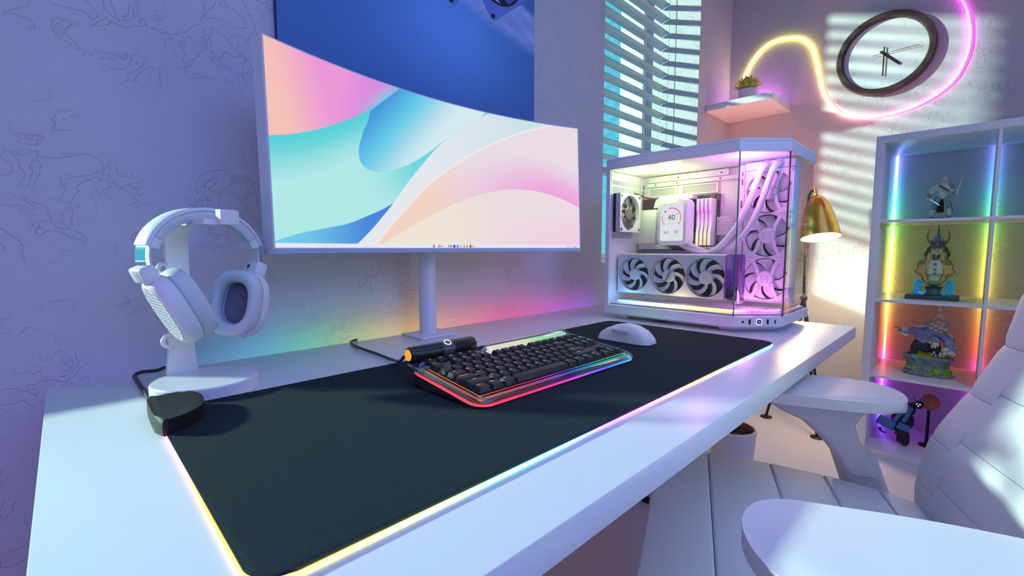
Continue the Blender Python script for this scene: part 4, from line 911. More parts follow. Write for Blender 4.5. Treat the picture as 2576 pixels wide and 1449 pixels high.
# side radiator with three fans
RXx = 1.330
rad = MB().box(RXx + 0.024, RXx + 0.052, -0.641, -0.525, 0.713, 1.075, 0.003).done('radiator', pcin, pc)
finm = mat('radiator_fins_dark', (0.10, 0.09, 0.10), 0.5)
b = MB()
for k, zc_ in enumerate((1.003, 0.8905, 0.778)):
    Mk = axes((RXx + 0.0235, -0.583, zc_), *FX); inner, outer = [], []
    for i in range(48):
        a = 2 * PI * i / 48; q = min(0.0565 / max(1e-6, abs(math.cos(a))), (0.0561) / max(1e-6, abs(math.sin(a)))); outer.append((q * math.cos(a), q * math.sin(a))); inner.append((0.0545 * math.cos(a), 0.0545 * math.sin(a)))
    b1 = MB(); b1.ring_loft([[Mk @ Vector((x, y, z)) for x, y in pl_] for pl_, z in ((outer, 0), (outer, 0.0235), (inner, 0.0235), (inner, 0))], loop=True); fz = b1.done('radiator_fan_frame', pcw, rad, 25)
    MB().prism(inner, 0.0002, 0.001, M=Mk).done('fin_stack', finm, rad, 0)
    hb = fan(rad, Mk @ Vector((0, 0, 0.004)), FX, 0.0525, 7, 0.0205, pcw, pcw, 0.014, 0.55, 0.85)
    bs = MB()
    for sx in (-1, 1):
        for sz in (-1, 1):
            P = catmull([(sx * 0.0165, sz * 0.010, 0.0225), (sx * 0.021, sz * 0.030, 0.0225), (sx * 0.034, sz * 0.0545, 0.0225)], 6)
            rings = []
            for q, p in enumerate(P): w_ = 0.0036 + 0.0012 * q / len(P); rings.append([Mk @ Vector((p.x - w_, p.y, 0.021)), Mk @ Vector((p.x + w_, p.y, 0.021)), Mk @ Vector((p.x + w_, p.y, 0.0245)), Mk @ Vector((p.x - w_, p.y, 0.0245))])
            bs.ring_loft(rings)
    bs.done('fan_struts', pcw, rad, 30)
    MB().prism([(0.0195 * math.cos(i * PI / 16), 0.0195 * math.sin(i * PI / 16)) for i in range(32)], 0.021, 0.0245, 0.0006, 1, M=Mk).done('fan_cap', pcw, rad)
    bl_ = MB()
    for (a, c, d, e) in ((-0.0085, -0.0068, -0.0085, 0.0085), (0.0068, 0.0085, -0.0085, 0.0085), (-0.0068, -0.003, -0.0085, -0.0068), (0.003, 0.0068, -0.0085, -0.0068), (-0.0068, -0.003, 0.0068, 0.0085), (0.003, 0.0068, 0.0068, 0.0085), (-0.004, 0.004, -0.0008, 0.0008)): bl_.box(a, c, d, e, 0.0243, 0.0249, M=Mk)
    bl_.done('fan_emblem', mat('emblem_lilac', (0.55, 0.48, 0.60), 0.4), rad, 0)
    for sx in (-1, 1):
        for sz in (-1, 1): MB().lathe([(0, 0.0268), (0.003, 0.0268), (0.0045, 0.0255), (0.0045, 0.0235), (0, 0.0235)], 14, M=Mk @ Matrix.Translation((sx * 0.050, sz * 0.050, 0))).done('fan_screw', pcw, rad)
MB().box(RXx - 0.001, RXx + 0.0235, -0.641, -0.525, 1.0605, 1.081, 0.003).done('radiator_tank', pcw, rad)
MB().box(RXx + 0.002, RXx + 0.05, -0.523, -0.512, 0.705, 1.078, 0.002).done('front_pillar', pcin, pc)
b = MB()
for z, hh in ((0.76, 0.018), (0.81, 0.012), (0.875, 0.016), (0.965, 0.02), (1.025, 0.016), (1.05, 0.01)): b.box(RXx + 0.0008, RXx + 0.0018, -0.5205, -0.5165, z, z + hh)
b.done('pillar_slots', mat('slot_brown', (0.16, 0.10, 0.08), 0.5), pc, 0)
for dy, dz_ in ((0.0, 0.0), (-0.0285, 0.0)):
    P = catmull([(RXx - 0.001, -0.577 + dy, 1.071), (RXx - 0.014, -0.573 + dy, 1.066), (RXx - 0.020, -0.565 + dy, 1.045), (RXx - 0.022, -0.547 + dy * 1.05, 0.985), (RXx - 0.022, -0.522 + dy * 1.15, 0.925), (RXx - 0.020, -0.484 + dy * 1.2, 0.873), (RXx - 0.006, -0.44 + dy * 1.2, 0.845), (RXx + 0.008, -0.40 + dy, 0.846), (RXx + 0.014, -0.362 + dy * 0.9, 0.862), (RXx + 0.006, -0.345 + dy * 0.9, 0.875)], 6)
    MB().tube(P, 0.0078, 14).done('coolant_tube', mat('tube_white', (0.80, 0.80, 0.83), 0.35), pc)
    MB().lathe([(0.0085, 0), (0.0112, 0), (0.0112, 0.004), (0.0085, 0.004)], 20, M=axes((RXx - 0.0005, -0.577 + dy, 1.071), *FX), cap=False).done('tube_collar', mat('collar_grey', (0.35, 0.33, 0.40), 0.4), pc)

# ------------------------------------------------------------------ corner shelf and its succulent
sh = thing('wall_shelf', 'white floating shelf in the corner above the computer case', 'shelf', (2.61, -0.095, 1.563))
MB().box(2.4525, RX - 0.001, -0.2497, WY - 0.001, 1.5635, 1.5945, 0.001).done('board', white, sh)
add_light('shelf_led', 'POINT', (2.735, -0.11, 1.603), 1.5, (0.85, 0.2, 1.0), shadow_soft_size=0.03)
sc_ = thing('potted_succulent', 'yellow-green succulent in a small pale pot on the corner shelf', 'plant', (2.60, -0.093, 1.5945))
potm = mat('pot_porcelain', (0.82, 0.70, 0.84), 0.35)
MB().lathe([(0, 0), (0.040, 0), (0.044, 0.004), (0.046, 0.070), (0.046, 0.076), (0.041, 0.076), (0.040, 0.066), (0, 0.066)], 32, M=Matrix.Translation((2.60, -0.093, 1.5945))).done('pot', potm, sc_)
MB().lathe([(0, 0.064), (0.0405, 0.064), (0.0405, 0.068), (0, 0.07)], 24, M=Matrix.Translation((2.60, -0.093, 1.5945))).done('soil', mat('soil', (0.05, 0.035, 0.025), 0.95, var=0.5, scale=200), sc_)
lf = mat('succulent_leaf', (0.66, 0.60, 0.06), 0.45, var=0.3, scale=60)
b = MB(); rings = []
for i in range(9):
    s = i / 8; w_ = 0.0115 * math.sin(PI * min(1, (0.15 + 0.85 * s)) ** 0.9) + 0.0012 * (1 - s); y = 0.052 * s; zc_ = 0.010 * s * s
    th = 0.0034 * (1 - s) + 0.0006
    rings.append([Vector((-w_, y, zc_ + 0.004 * (w_ / 0.0115))), Vector((0, y, zc_ - th)), Vector((w_, y, zc_ + 0.004 * (w_ / 0.0115))), Vector((0, y, zc_ + th * 0.4))])
b.ring_loft(rings); lme = b.mesh('leaf', 30); lme.materials.append(lf)
for ring_, (n_, el, sc1) in enumerate(((11, 12, 1.30), (10, 32, 1.30), (8, 52, 1.25), (5, 74, 1.1))):
    for i in range(n_):
        o = bpy.data.objects.new('leaf', lme); COL.objects.link(o); o.parent = sc_
        o.matrix_local = Matrix.Translation((0, 0, 0.075 + 0.004 * ring_)) @ Matrix.Rotation(2 * PI * (i + 0.5 * (ring_ % 2)) / n_, 4, 'Z') @ Matrix.Translation((0, 0.006, 0)) @ Matrix.Rotation(math.radians(el), 4, 'X') @ Matrix.Scale(sc1, 4)

# ------------------------------------------------------------------ neon strip on the right wall
neon = [(-0.015, 1.784), (-0.033, 1.827), (-0.064, 1.879), (-0.113, 1.925), (-0.173, 1.942), (-0.251, 1.93), (-0.297, 1.906), (-0.333, 1.861), (-0.352, 1.8), (-0.369, 1.727), (-0.387, 1.649), (-0.411, 1.588), (-0.445, 1.537), (-0.483, 1.499), (-0.545, 1.473), (-0.603, 1.466), (-0.667, 1.47), (-0.728, 1.482), (-0.782, 1.504), (-0.83, 1.536), (-0.866, 1.579), (-0.886, 1.631), (-0.897, 1.68), (-0.899, 1.735), (-0.892, 1.8), (-0.879, 1.85), (-0.860, 1.90), (-0.82, 1.97), (-0.77, 2.03)]
P = catmull([(RX - 0.0085, -0.018, 1.70)] + [(RX - 0.0085, y, z) for y, z in neon], 5)
stp = [(0.0, (0.95, 0.82, 0.12)), (0.30, (1.0, 0.78, 0.13)), (0.42, (1.0, 0.42, 0.25)), (0.52, (1.0, 0.28, 0.36)), (0.66, (1.0, 0.16, 0.55)), (0.80, (0.95, 0.08, 0.70)), (1.0, (0.80, 0.05, 0.80))]
Cs = [[float(np.interp(i / (len(P) - 1), [q[0] for q in stp], [q[1][k] for q in stp])) for k in range(3)] for i in range(len(P))]
t = thing('neon_light_strip', 'curvy glowing neon strip running yellow to pink around the wall clock', 'light strip', (RX - 0.004, -0.5, 1.7))
coltube('tube', P, Cs, 0.0044, 10, glow('neon_glow', None, 'attr', strength=11.0), t)
MB().tube([Vector((RX - 0.0022, p.y, p.z)) for p in P], 0.0022, 6).done('backing', whitem, t)

# ------------------------------------------------------------------ wall clock
t = thing('wall_clock', 'round wall clock with a dark brown rim and pale face', 'clock', (RX - 0.001, -0.622, 1.7395))
ck = axes((RX - 0.0008, -0.622, 1.7395), (0, -1, 0), (0, 0, 1), (-1, 0, 0))
MB().lathe([(0.152, 0.010), (0.1535, 0.030), (0.158, 0.0335), (0.174, 0.0335), (0.1785, 0.030), (0.180, 0.004), (0.178, 0.0), (0.150, 0.0), (0.152, 0.010)], 96, M=ck, cap=False).done('rim', mat('clock_rim_brown', (0.050, 0.026, 0.024), 0.45, var=0.1), t)
MB().lathe([(0, 0.0), (0.1515, 0.0), (0.1515, 0.011), (0, 0.011)], 64, M=ck).done('face', mat('clock_face', (0.78, 0.79, 0.79), 0.5, var=0.01), t)
numm = mat('numeral_grey', (0.66, 0.67, 0.68), 0.5)
for k in range(1, 13):
    a = math.radians(90 - 30 * k); b = MB(); add_text(b, str(k), 0.031, ck @ Matrix.Translation((0.126 * math.cos(a), 0.126 * math.sin(a), 0.0112)), 0.0001); b.done('numeral', numm, t, 0)
hm_ = mat('clock_hand_brown', (0.028, 0.010, 0.008), 0.4)
def hand(ang, l0, l1, w, z, nm):
    MB().prism([(-l0, -w), (l1, -w), (l1, w), (-l0, w)], z, z + 0.0012, M=ck @ Matrix.Rotation(math.radians(ang), 4, 'Z')).done(nm, hm_, t, 0)
hand(-45.6, 0.020, 0.083, 0.0050, 0.016, 'hour_hand'); hand(-90.0, 0.030, 0.098, 0.0026, 0.019, 'minute_hand'); hand(1.0, 0.042, 0.121, 0.0010, 0.022, 'second_hand')
MB().lathe([(0, 0.011), (0.005, 0.011), (0.005, 0.0245), (0, 0.0245)], 16, M=ck).done('hub', hm_, t)

# ------------------------------------------------------------------ floor lamp
t = thing('floor_lamp', 'brass dome floor lamp on three thin legs beside the desk', 'lamp', (2.545, -0.42, 0))
brass = mat('brushed_brass', (0.72, 0.42, 0.08), 0.22, metal=1.0, var=0.05)
ax_ = Vector((-0.20, -0.17, -0.95)).normalized(); tp = Vector((2.545, -0.432, 1.100))
uxx = Vector((1, 0, 0)); uxx = (uxx - ax_ * uxx.dot(ax_)).normalized(); uyy = ax_.cross(uxx)
ML = axes(tp, uxx, uyy, ax_)
shp_ = [(0.0, 0.0), (0.013, 0.001), (0.027, 0.010), (0.041, 0.030), (0.054, 0.062), (0.064, 0.100), (0.072, 0.145), (0.0775, 0.182), (0.080, 0.200)]
MB().lathe(shp_ + [(r - 0.0018, z) for r, z in shp_[::-1][:-2]], 48, M=ML, cap=False).done('shade', brass, t, 50)
MB().lathe([(r - 0.0024, z + 0.0012) for r, z in shp_[3:]], 48, M=ML, cap=False).done('shade_lining', mat('lamp_lining_white', (0.85, 0.82, 0.75), 0.5), t, 50)
MB().lathe([(0.0, -0.034), (0.007, -0.034), (0.0075, -0.014), (0.0055, -0.012), (0.0055, -0.007), (0.0105, -0.005), (0.0105, 0.002), (0, 0.003)], 20, M=ML).done('finial', brass, t)
MB().ell(ML @ Vector((0, 0, 0.165)), (0.030, 0.030, 0.030), 20, 14).done('bulb', glow('bulb_glow', (1.0, 0.80, 0.45), strength=22.0), t)
MB().lathe([(0, 0.150), (0.0735, 0.1500), (0.0735, 0.1508), (0, 0.1508)], 40, M=ML @ Matrix.Translation((0, 0, 0.046))).done('diffuser', glow('diffuser_glow', (1.0, 0.84, 0.52), strength=6.0), t)
add_light('floor_lamp_spill', 'POINT', ML @ Vector((0, 0, 0.235)), 1.6, (1.0, 0.50, 0.24), shadow_soft_size=0.07)
add_light('corner_fill_warm', 'SPOT', (2.45, -0.12, 0.70), 21.0, (1.0, 0.30, 0.20), target=(2.56, -0.24, 1.5), spot_size=math.radians(96), spot_blend=0.8, shadow_soft_size=0.08)  # unseen fill added to redden the corner wall and shelf underside
bl_l = add_light('floor_lamp_bulb', 'SPOT', ML @ Vector((0, 0, 0.2035)), 13.0, (1.0, 0.70, 0.36), direction=ax_, shadow_soft_size=0.05, spot_size=math.radians(172), spot_blend=0.6)
apex = Vector((2.545, -0.405, 0.62))
MB().tube(catmull([apex, (2.548, -0.40, 0.80), (2.56, -0.395, 1.00), (2.575, -0.395, 1.09), (2.575, -0.405, 1.125), (2.560, -0.425, 1.128), tp - ax_ * 0.028], 6), 0.0055, 10).done('pole', dark, t)
for fx_, fy_ in ((2.5316, -0.271), (2.4167, -0.5147), (2.6866, -0.478)):
    lg = MB().tube([apex, (fx_, fy_, 0.010)], 0.0065, 10).done('leg', dark, t)
    MB().lathe([(0, 0.0), (0.026, 0.0), (0.027, 0.002), (0.027, 0.004), (0.024, 0.006), (0, 0.008)], 24, M=Matrix.Translation((fx_, fy_, 0))).done('foot_disc', dark, lg)
MB().ell(apex, 0.016, 16, 10).done('leg_joint', dark, t)

# ------------------------------------------------------------------ floor planter
t = thing('floor_planter', 'pale grey planter with dark soil on the floor under the desk end', 'planter', (1.62, -0.42, 0))
plm = mat('planter_grey', (0.62, 0.62, 0.66), 0.5, var=0.06, scale=20)
MB().lathe([(0, 0), (0.052, 0), (0.056, 0.004), (0.066, 0.12), (0.0745, 0.235), (0.076, 0.246), (0.0755, 0.250), (0.070, 0.250), (0.0685, 0.225), (0, 0.225)], 48, M=Matrix.Translation((1.62, -0.42, 0))).done('pot', plm, t)
MB().lathe([(0.0688, 0.226), (0.0702, 0.2495), (0.0665, 0.2505), (0.0650, 0.226)], 48, M=Matrix.Translation((1.62, -0.42, 0)), cap=False).done('inner_rim', mat('terracotta', (0.30, 0.10, 0.045), 0.7), t)
b = MB(); rs = random.Random(2)
for i in range(140):
    a, r = rs.uniform(0, 2 * PI), 0.062 * math.sqrt(rs.random()); b.ico((1.62 + r * math.cos(a), -0.42 + r * math.sin(a), 0.2265 + rs.uniform(0, 0.004)), rs.uniform(0.003, 0.007), jit=0.3)
stuff(b.done('soil', mat('soil', (0.05, 0.035, 0.025), 0.95), t))
lfm = mat('plant_leaf_dark', (0.035, 0.055, 0.025), 0.4, var=0.3)
for k, (tx_, ty_, tz_) in enumerate(((1.735, -0.585, 0.632), (1.70, -0.36, 0.60), (1.63, -0.30, 0.56), (1.66, -0.44, 0.66))):
    P = catmull([(1.62, -0.42, 0.225), (1.63 + 0.06 * (tx_ - 1.62), -0.42 + 0.1 * (ty_ + 0.42), 0.36), (1.62 + 0.45 * (tx_ - 1.62), -0.42 + 0.45 * (ty_ + 0.42), 0.50), (tx_, ty_, tz_)], 5)
    b = MB(); rings = []
    for i, p in enumerate(P):
        s = i / (len(P) - 1); w_ = 0.002 + 0.012 * math.sin(PI * s ** 1.2) * (1 - 0.2 * s); rings.append([p + Vector((-w_ * .7, w_ * .7, 0)), p + Vector((-0.001, -0.001, -0.002)), p + Vector((w_ * .7, -w_ * .7, 0)), p + Vector((0.001, 0.001, 0.0015))])
    b.ring_loft(rings); b.done('leaf', lfm, t)

# ------------------------------------------------------------------ bookcase with light strips
bc = thing('bookcase', 'white open cube bookcase against the right wall, lit by rainbow strips', 'bookcase', (2.57, -1.01, 0))
bcm = mat('bookcase_white', (0.74, 0.73, 0.76), 0.35, var=0.02)
YL, YR = -0.6635, -1.350; ZT = 1.3005; XB = RX - 0.0015
MB().box(SX, XB, YL - 0.028, YL, 0.0, ZT - 0.0281, 0.0006).done('side_panel', bcm, bc); MB().box(SX, XB, YR, YR + 0.028, 0.0, ZT - 0.0281, 0.0006).done('side_panel', bcm, bc)
MB().box(SX, XB, YR, YL, ZT - 0.028, ZT, 0.0006).done('top_panel', bcm, bc); MB().box(SX, XB, YR + 0.0281, YL - 0.0281, 0.0, 0.026, 0.0006).done('bottom_panel', bcm, bc)
MB().box(SX + 0.0003, XB - 0.016, -1.0095, -1.0005, 0.0261, ZT - 0.0281).done('divider', bcm, bc, 0)
SHZ = (0.3396, 0.6507, 0.9695)
for z in SHZ:
    for ya, yb in ((-1.0004, YL - 0.0281), (YR + 0.0281, -1.0096)): MB().box(SX + 0.0003, XB, ya, yb, z - 0.0100, z).done('shelf', bcm, bc, 0)
strp = [(0.0, (0.12, 0.05, 0.9)), (0.08, (0.25, 0.05, 1.0)), (0.16, (0.6, 0.06, 0.9)), (0.235, (1.0, 0.08, 0.60)), (0.30, (1.0, 0.10, 0.10)), (0.37, (1.0, 0.22, 0.05)), (0.46, (1.0, 0.50, 0.06)), (0.55, (1.0, 0.78, 0.10)), (0.66, (0.75, 0.95, 0.10)), (0.74, (0.25, 0.95, 0.15)), (0.82, (0.08, 0.75, 0.65)), (0.90, (0.12, 0.40, 1.0)), (1.0, (0.22, 0.22, 1.0))]
stm = glow('bookcase_strip_glow', strp[:], 'Z', 0.02, 1.28, 9.0)
for yy, wid_ in ((-0.6962, 0.0038), (-1.005, 0.0030), (-1.318, 0.0030)):
    for za, zb in ((0.0265, SHZ[0] - 0.0102), (SHZ[0] + 0.0002, SHZ[1] - 0.0102), (SHZ[1] + 0.0002, SHZ[2] - 0.0102), (SHZ[2] + 0.0002, ZT - 0.0283)):
        MB().box(XB - 0.0125, XB - 0.0065, yy - wid_, yy + wid_, za, zb).done('light_strip', stm, bc, 0)

# ------------------------------------------------------------------ figurines in the bookcase (generic fantasy miniatures)
FR = Matrix.Rotation(-PI / 2, 4, 'Z')                        # local x = to the viewer's right, y = into the shelf
def fig(name, label, y, z, dx):
    return thing(name, label, 'figurine', (SX + dx, y, z + 0.0002), (0, 0, -PI / 2), group=None)
def fdone(b, name, m, par, smooth=40): return b.done(name, m, par, smooth, W=False)
# 1: armoured swordsman
t = fig('knight_figurine', 'grey-green armoured swordsman figurine holding two swords, on the top lit shelf', -0.862, SHZ[2], 0.17)
arm = mat('armour_pale_green', (0.52, 0.62, 0.52), 0.5, var=0.35, scale=150, bump=0.5, bscale=500); clo = mat('cloth_teal', (0.08, 0.42, 0.40), 0.7, var=0.3, scale=120)
leg_m = mat('leg_armour_dark', (0.20, 0.25, 0.22), 0.5, var=0.4, scale=150); stl = mat('sword_steel', (0.62, 0.72, 0.68), 0.25, metal=0.6); gold = mat('hilt_gold', (0.45, 0.42, 0.16), 0.35, metal=0.6)
b = MB(); b.ell((0.002, 0, 0.124), (0.024, 0.016, 0.019)); b.ell((0.001, 0, 0.104), (0.0165, 0.0125, 0.018)); b.ell((-0.016, 0, 0.131), (0.011, 0.010, 0.009)); b.ell((0.022, 0, 0.129), (0.012, 0.011, 0.010))
b.tube([(0.0, 0, 0.135), (0.003, -0.002, 0.147)], 0.006, 10); b.tube([(-0.0185, 0, 0.129), (-0.033, -0.004, 0.110), (-0.043, -0.012, 0.088)], [0.0085, 0.0068, 0.0055], 10)
b.tube([(0.0245, 0, 0.127), (0.029, -0.004, 0.108), (0.041, -0.012, 0.100)], [0.0085, 0.0068, 0.0055], 10); b.ell((-0.0440, -0.0135, 0.0855), 0.0062); b.ell((0.0420, -0.0135, 0.1000), 0.0065); b.ell((0.0, 0, 0.090), (0.019, 0.014, 0.010))
mod_remesh(fdone(b, 'body', arm, t), 0.0014)
b = MB(); b.lathe([(0, 0.137), (0.0085, 0.139), (0.0115, 0.148), (0.0105, 0.157), (0.006, 0.1645), (0.0, 0.1665)], 20, M=Matrix.Translation((0.003, -0.002, 0)))
b.tube([(0.003, -0.004, 0.164), (0.006, -0.003, 0.1685), (0.0085, -0.002, 0.169)], [0.004, 0.0028, 0.001], 8); b.tube([(0.0055, -0.0135, 0.156), (0.006, -0.014, 0.150), (0.0055, -0.0125, 0.143)], 0.0016, 6); fdone(b, 'helmet', arm, t)
fdone(MB().box(-0.003, 0.0115, -0.0142, -0.0120, 0.1515, 0.1535), 'visor_slit', black, t)
b = MB(); b.tube([(-0.010, 0, 0.092), (-0.020, -0.002, 0.056), (-0.030, 0.002, 0.012)], [0.0115, 0.0095, 0.0065], 12); b.tube([(0.010, 0, 0.092), (0.018, -0.004, 0.056), (0.022, 0.0, 0.014)], [0.0115, 0.0095, 0.0065], 12)
b.ell((-0.0315, -0.005, 0.0105), (0.006, 0.011, 0.005)); b.ell((0.0245, -0.005, 0.0115), (0.007, 0.011, 0.005)); mod_remesh(fdone(b, 'legs', leg_m, t), 0.0014)
for pts in (((-0.016, -0.009, 0.092), (-0.003, -0.014, 0.092), (-0.022, -0.017, 0.045), (-0.034, -0.012, 0.026), (-0.024, -0.010, 0.055)), ((0.016, -0.009, 0.091), (0.005, -0.013, 0.088), (0.009, -0.012, 0.030), (0.020, -0.010, 0.028), (0.034, -0.008, 0.033))):
    b = MB(); P = [Vector(p) for p in pts]; c = sum(P, Vector()) / 5
    b.ring_loft([[p for p in P], [p + Vector((0, 0.0022, 0)) for p in P]]); fdone(b, 'robe_panel', clo, t, 0)
b = MB(); b.ring_loft([[Vector((0.0175 * math.cos(a), 0.0135 * math.sin(a) + 0.001, z)) * 1.0 for a in [i * PI / 10 for i in range(20)]] for z in (0.0905, 0.0955)]); fdone(b, 'belt', clo, t)
b = MB(); P = [(-0.017 + 0.0, 0.010, 0.093), (0.02, 0.010, 0.093), (0.035, 0.014, 0.034), (-0.034, 0.014, 0.028)]; b.ring_loft([[Vector(p) for p in P], [Vector(p) + Vector((0, 0.0022, 0)) for p in P]]); fdone(b, 'robe_back', mat('robe_dark_red', (0.10, 0.04, 0.035), 0.8, var=0.3), t, 0)
for pts, rad, nm_, m_ in (([(0.015, -0.003, 0.136), (0.025, -0.004, 0.131), (0.030, -0.004, 0.119)], [0.006, 0.009, 0.005], 'pauldron', leg_m), ([(-0.016, -0.004, 0.137), (-0.029, -0.006, 0.128), (-0.041, -0.006, 0.119)], [0.008, 0.008, 0.0015], 'pauldron', arm), ([(-0.0355, -0.008, 0.104), (-0.0415, -0.0115, 0.091)], [0.0078, 0.0068], 'bracer', leg_m), ([(0.0305, -0.0075, 0.106), (0.0385, -0.0115, 0.1015)], [0.0078, 0.0070], 'bracer', leg_m), ([(-0.010, -0.0150, 0.136), (0.004, -0.0205, 0.124), (0.018, -0.0155, 0.112)], [0.0022, 0.0022, 0.0022], 'chest_strap', mat('strap_brown', (0.08, 0.05, 0.035), 0.7)), ([(-0.0225, -0.0085, 0.040), (-0.0305, -0.0010, 0.016)], [0.0098, 0.0078], 'greave', arm), ([(0.0190, -0.0065, 0.044), (0.0225, -0.0025, 0.018)], [0.0098, 0.0080], 'greave', arm)):
    fdone(MB().tube(pts, rad, 12), nm_, m_, t)
def sword(a, c, w, guard):
    a, c = Vector(a), Vector(c); d = (c - a).normalized(); s = d.cross(Vector((0, 1, 0))).normalized(); L_ = (c - a).length; g = a + d * guard
    b = MB(); b.ring_loft([[p + s * w * k, p + Vector((0, 0.0008, 0)), p - s * w * k, p - Vector((0, 0.0008, 0))] for p, k in ((g, 1.0), (g + d * (L_ - guard) * 0.85, 0.8), (c, 0.05))]); so = fdone(b, 'sword', stl, t, 20)
    b = MB(); b.tube([a, g], 0.0013, 8); b.ell(a, 0.0026); b.tube([g - s * 0.0095, g + s * 0.0095], 0.0014, 8); fdone(b, 'sword_hilt', gold, so)
sword((-0.047, -0.015, 0.092), (-0.0045, -0.022, 0.056), 0.0030, 0.012); sword((0.036, -0.0150, 0.079), (0.0555, -0.012, 0.168), 0.0030, 0.026)
b = MB(); rs = random.Random(5)
for i in range(26): a, r = rs.uniform(0, 6.28), rs.uniform(0, 0.030); b.ico((0.0 + 1.15 * r * math.cos(a), r * 0.75 * math.sin(a), 0.0068), (rs.uniform(0.005, 0.010), rs.uniform(0.005, 0.009), rs.uniform(0.003, 0.0055)), jit=0.2)
b.prism([(0.036 * math.cos(i * PI / 14), 0.027 * math.sin(i * PI / 14)) for i in range(28)], 0.0, 0.004); fdone(b, 'rock_base', mat('mini_rock', (0.10, 0.12, 0.08), 0.9, var=0.6, scale=120), t, 25)

# 2: crowned bust
t = fig('crowned_bust', 'green-skinned crowned bust with blue gems and blue wave curls on a slab', -0.858, SHZ[1], 0.155)
skin = mat('skin_green', (0.55, 0.72, 0.40), 0.5, var=0.15, scale=60); silver = mat('crown_steel', (0.16, 0.18, 0.20), 0.3, metal=0.5); gemm = mat('gem_blue', (0.02, 0.22, 0.85), 0.08, coat=1.0); wavem = mat('wave_blue', (0.03, 0.60, 0.85), 0.3, var=0.3, scale=60)
gil = mat('shell_gold', (0.62, 0.44, 0.12), 0.5, var=0.35, scale=70); horn = mat('horn_olive', (0.22, 0.24, 0.12), 0.5, var=0.2); slab = mat('slab_slate', (0.05, 0.085, 0.085), 0.5, var=0.3, scale=50)
fdone(MB().box(-0.083, 0.077, -0.045, 0.045, 0, 0.0175, 0.001), 'slab', slab, t); fdone(MB().lathe([(0, 0.0176), (0.034, 0.0176), (0.036, 0.021), (0.030, 0.028), (0.024, 0.045), (0.030, 0.052), (0, 0.053)], 40), 'pedestal', slab, t)
b = MB(); b.lathe([(0, 0.052), (0.010, 0.053), (0.020, 0.068), (0.024, 0.090), (0.029, 0.110), (0.034, 0.128), (0.030, 0.146), (0.016, 0.156), (0.011, 0.168), (0.010, 0.180), (0, 0.182)], 28, M=Matrix.Scale(0.75, 4, (0, 1, 0)))
for s in (-1, 1): b.ell((s * 0.0125 + 0.0008, -0.0195, 0.112), (0.0125, 0.0115, 0.0155)); b.ell((s * 0.036, 0.0, 0.144), (0.014, 0.014, 0.012))
mod_remesh(fdone(b, 'torso', skin, t), 0.0018)
b = MB(); b.ell((0.003, -0.004, 0.203), (0.0195, 0.0205, 0.0255)); b.ell((0.003, -0.012, 0.186), (0.0105, 0.011, 0.0085)); b.ell((0.003, -0.0255, 0.199), (0.0032, 0.005, 0.0065)); b.ell((0.003, -0.0225, 0.1885), (0.006, 0.003, 0.0022))
for s in (-1, 1): b.ell((0.003 + s * 0.011, -0.0165, 0.197), (0.006, 0.006, 0.006))
mod_remesh(fdone(b, 'head', skin, t), 0.0016, 2)
for s in (-1, 1):
    fdone(MB().ell((0.003 + s * 0.0085, -0.0222, 0.2052), (0.0048, 0.0022, 0.0024), 14, 8), 'eye_socket', mat('socket_dark_green', (0.05, 0.09, 0.03), 0.6), t)
    ey_ = fdone(MB().ell((0.003 + s * 0.0085, -0.0236, 0.2050), (0.0030, 0.0014, 0.0014), 12, 8), 'eye', mat('eye_pale', (0.80, 0.85, 0.70), 0.3), t)
    fdone(MB().ell((0.003 + s * 0.0082, -0.0248, 0.2050), (0.0010, 0.0006, 0.0011), 8, 6), 'pupil', black, ey_)
    fdone(MB().tube([(0.003 + s * 0.0030, -0.0262, 0.2072), (0.003 + s * 0.0085, -0.0252, 0.2098), (0.003 + s * 0.0140, -0.0205, 0.2110)], [0.0008, 0.0013, 0.0006], 6), 'eyebrow', mat('socket_dark_green', (0.05, 0.09, 0.03), 0.6), t)
fdone(MB().ell((0.003, -0.0248, 0.1888), (0.0054, 0.0022, 0.0015), 12, 8), 'lips', mat('lips_pale', (0.50, 0.56, 0.42), 0.4), t)
b = MB()
for i in range(11):  # crown band of standing points
    a = math.radians(-200 + 22 * i); x, y = 0.003 + 0.0225 * math.cos(a), -0.003 + 0.0235 * math.sin(a); hgt = 0.030 * math.exp(-((i - 5) / 2.0) ** 2) + 0.012
    b.ring_loft([[Vector((x - 0.0045 * math.sin(a), y + 0.0045 * math.cos(a), 0.213)), Vector((x + 0.0045 * math.sin(a), y - 0.0045 * math.cos(a), 0.213)), Vector((x * 0.93, y * 0.93 + 0.002, 0.213))], [Vector((x * 1.05 - 0.0035 * math.sin(a), y * 1.05 + 0.0035 * math.cos(a), 0.225)), Vector((x * 1.05 + 0.0035 * math.sin(a), y * 1.05 - 0.0035 * math.cos(a), 0.225)), Vector((x * 0.95, y * 0.95, 0.225))], [Vector((x * 0.9 + 0.0004, y * 0.92, 0.225 + hgt)), Vector((x * 0.9 - 0.0004, y * 0.92, 0.225 + hgt)), Vector((x * 0.9, y * 0.92 + 0.001, 0.225 + hgt))]])
b.ell((0.003, 0.0005, 0.2165), (0.0232, 0.0240, 0.0215))
b.tube([(0.003 + 0.0235 * math.cos(math.radians(a)), -0.003 + 0.0245 * math.sin(math.radians(a)), 0.2145 + 0.004 * math.cos(math.radians(2 * a))) for a in range(-210, 31, 12)], 0.0030, 8)
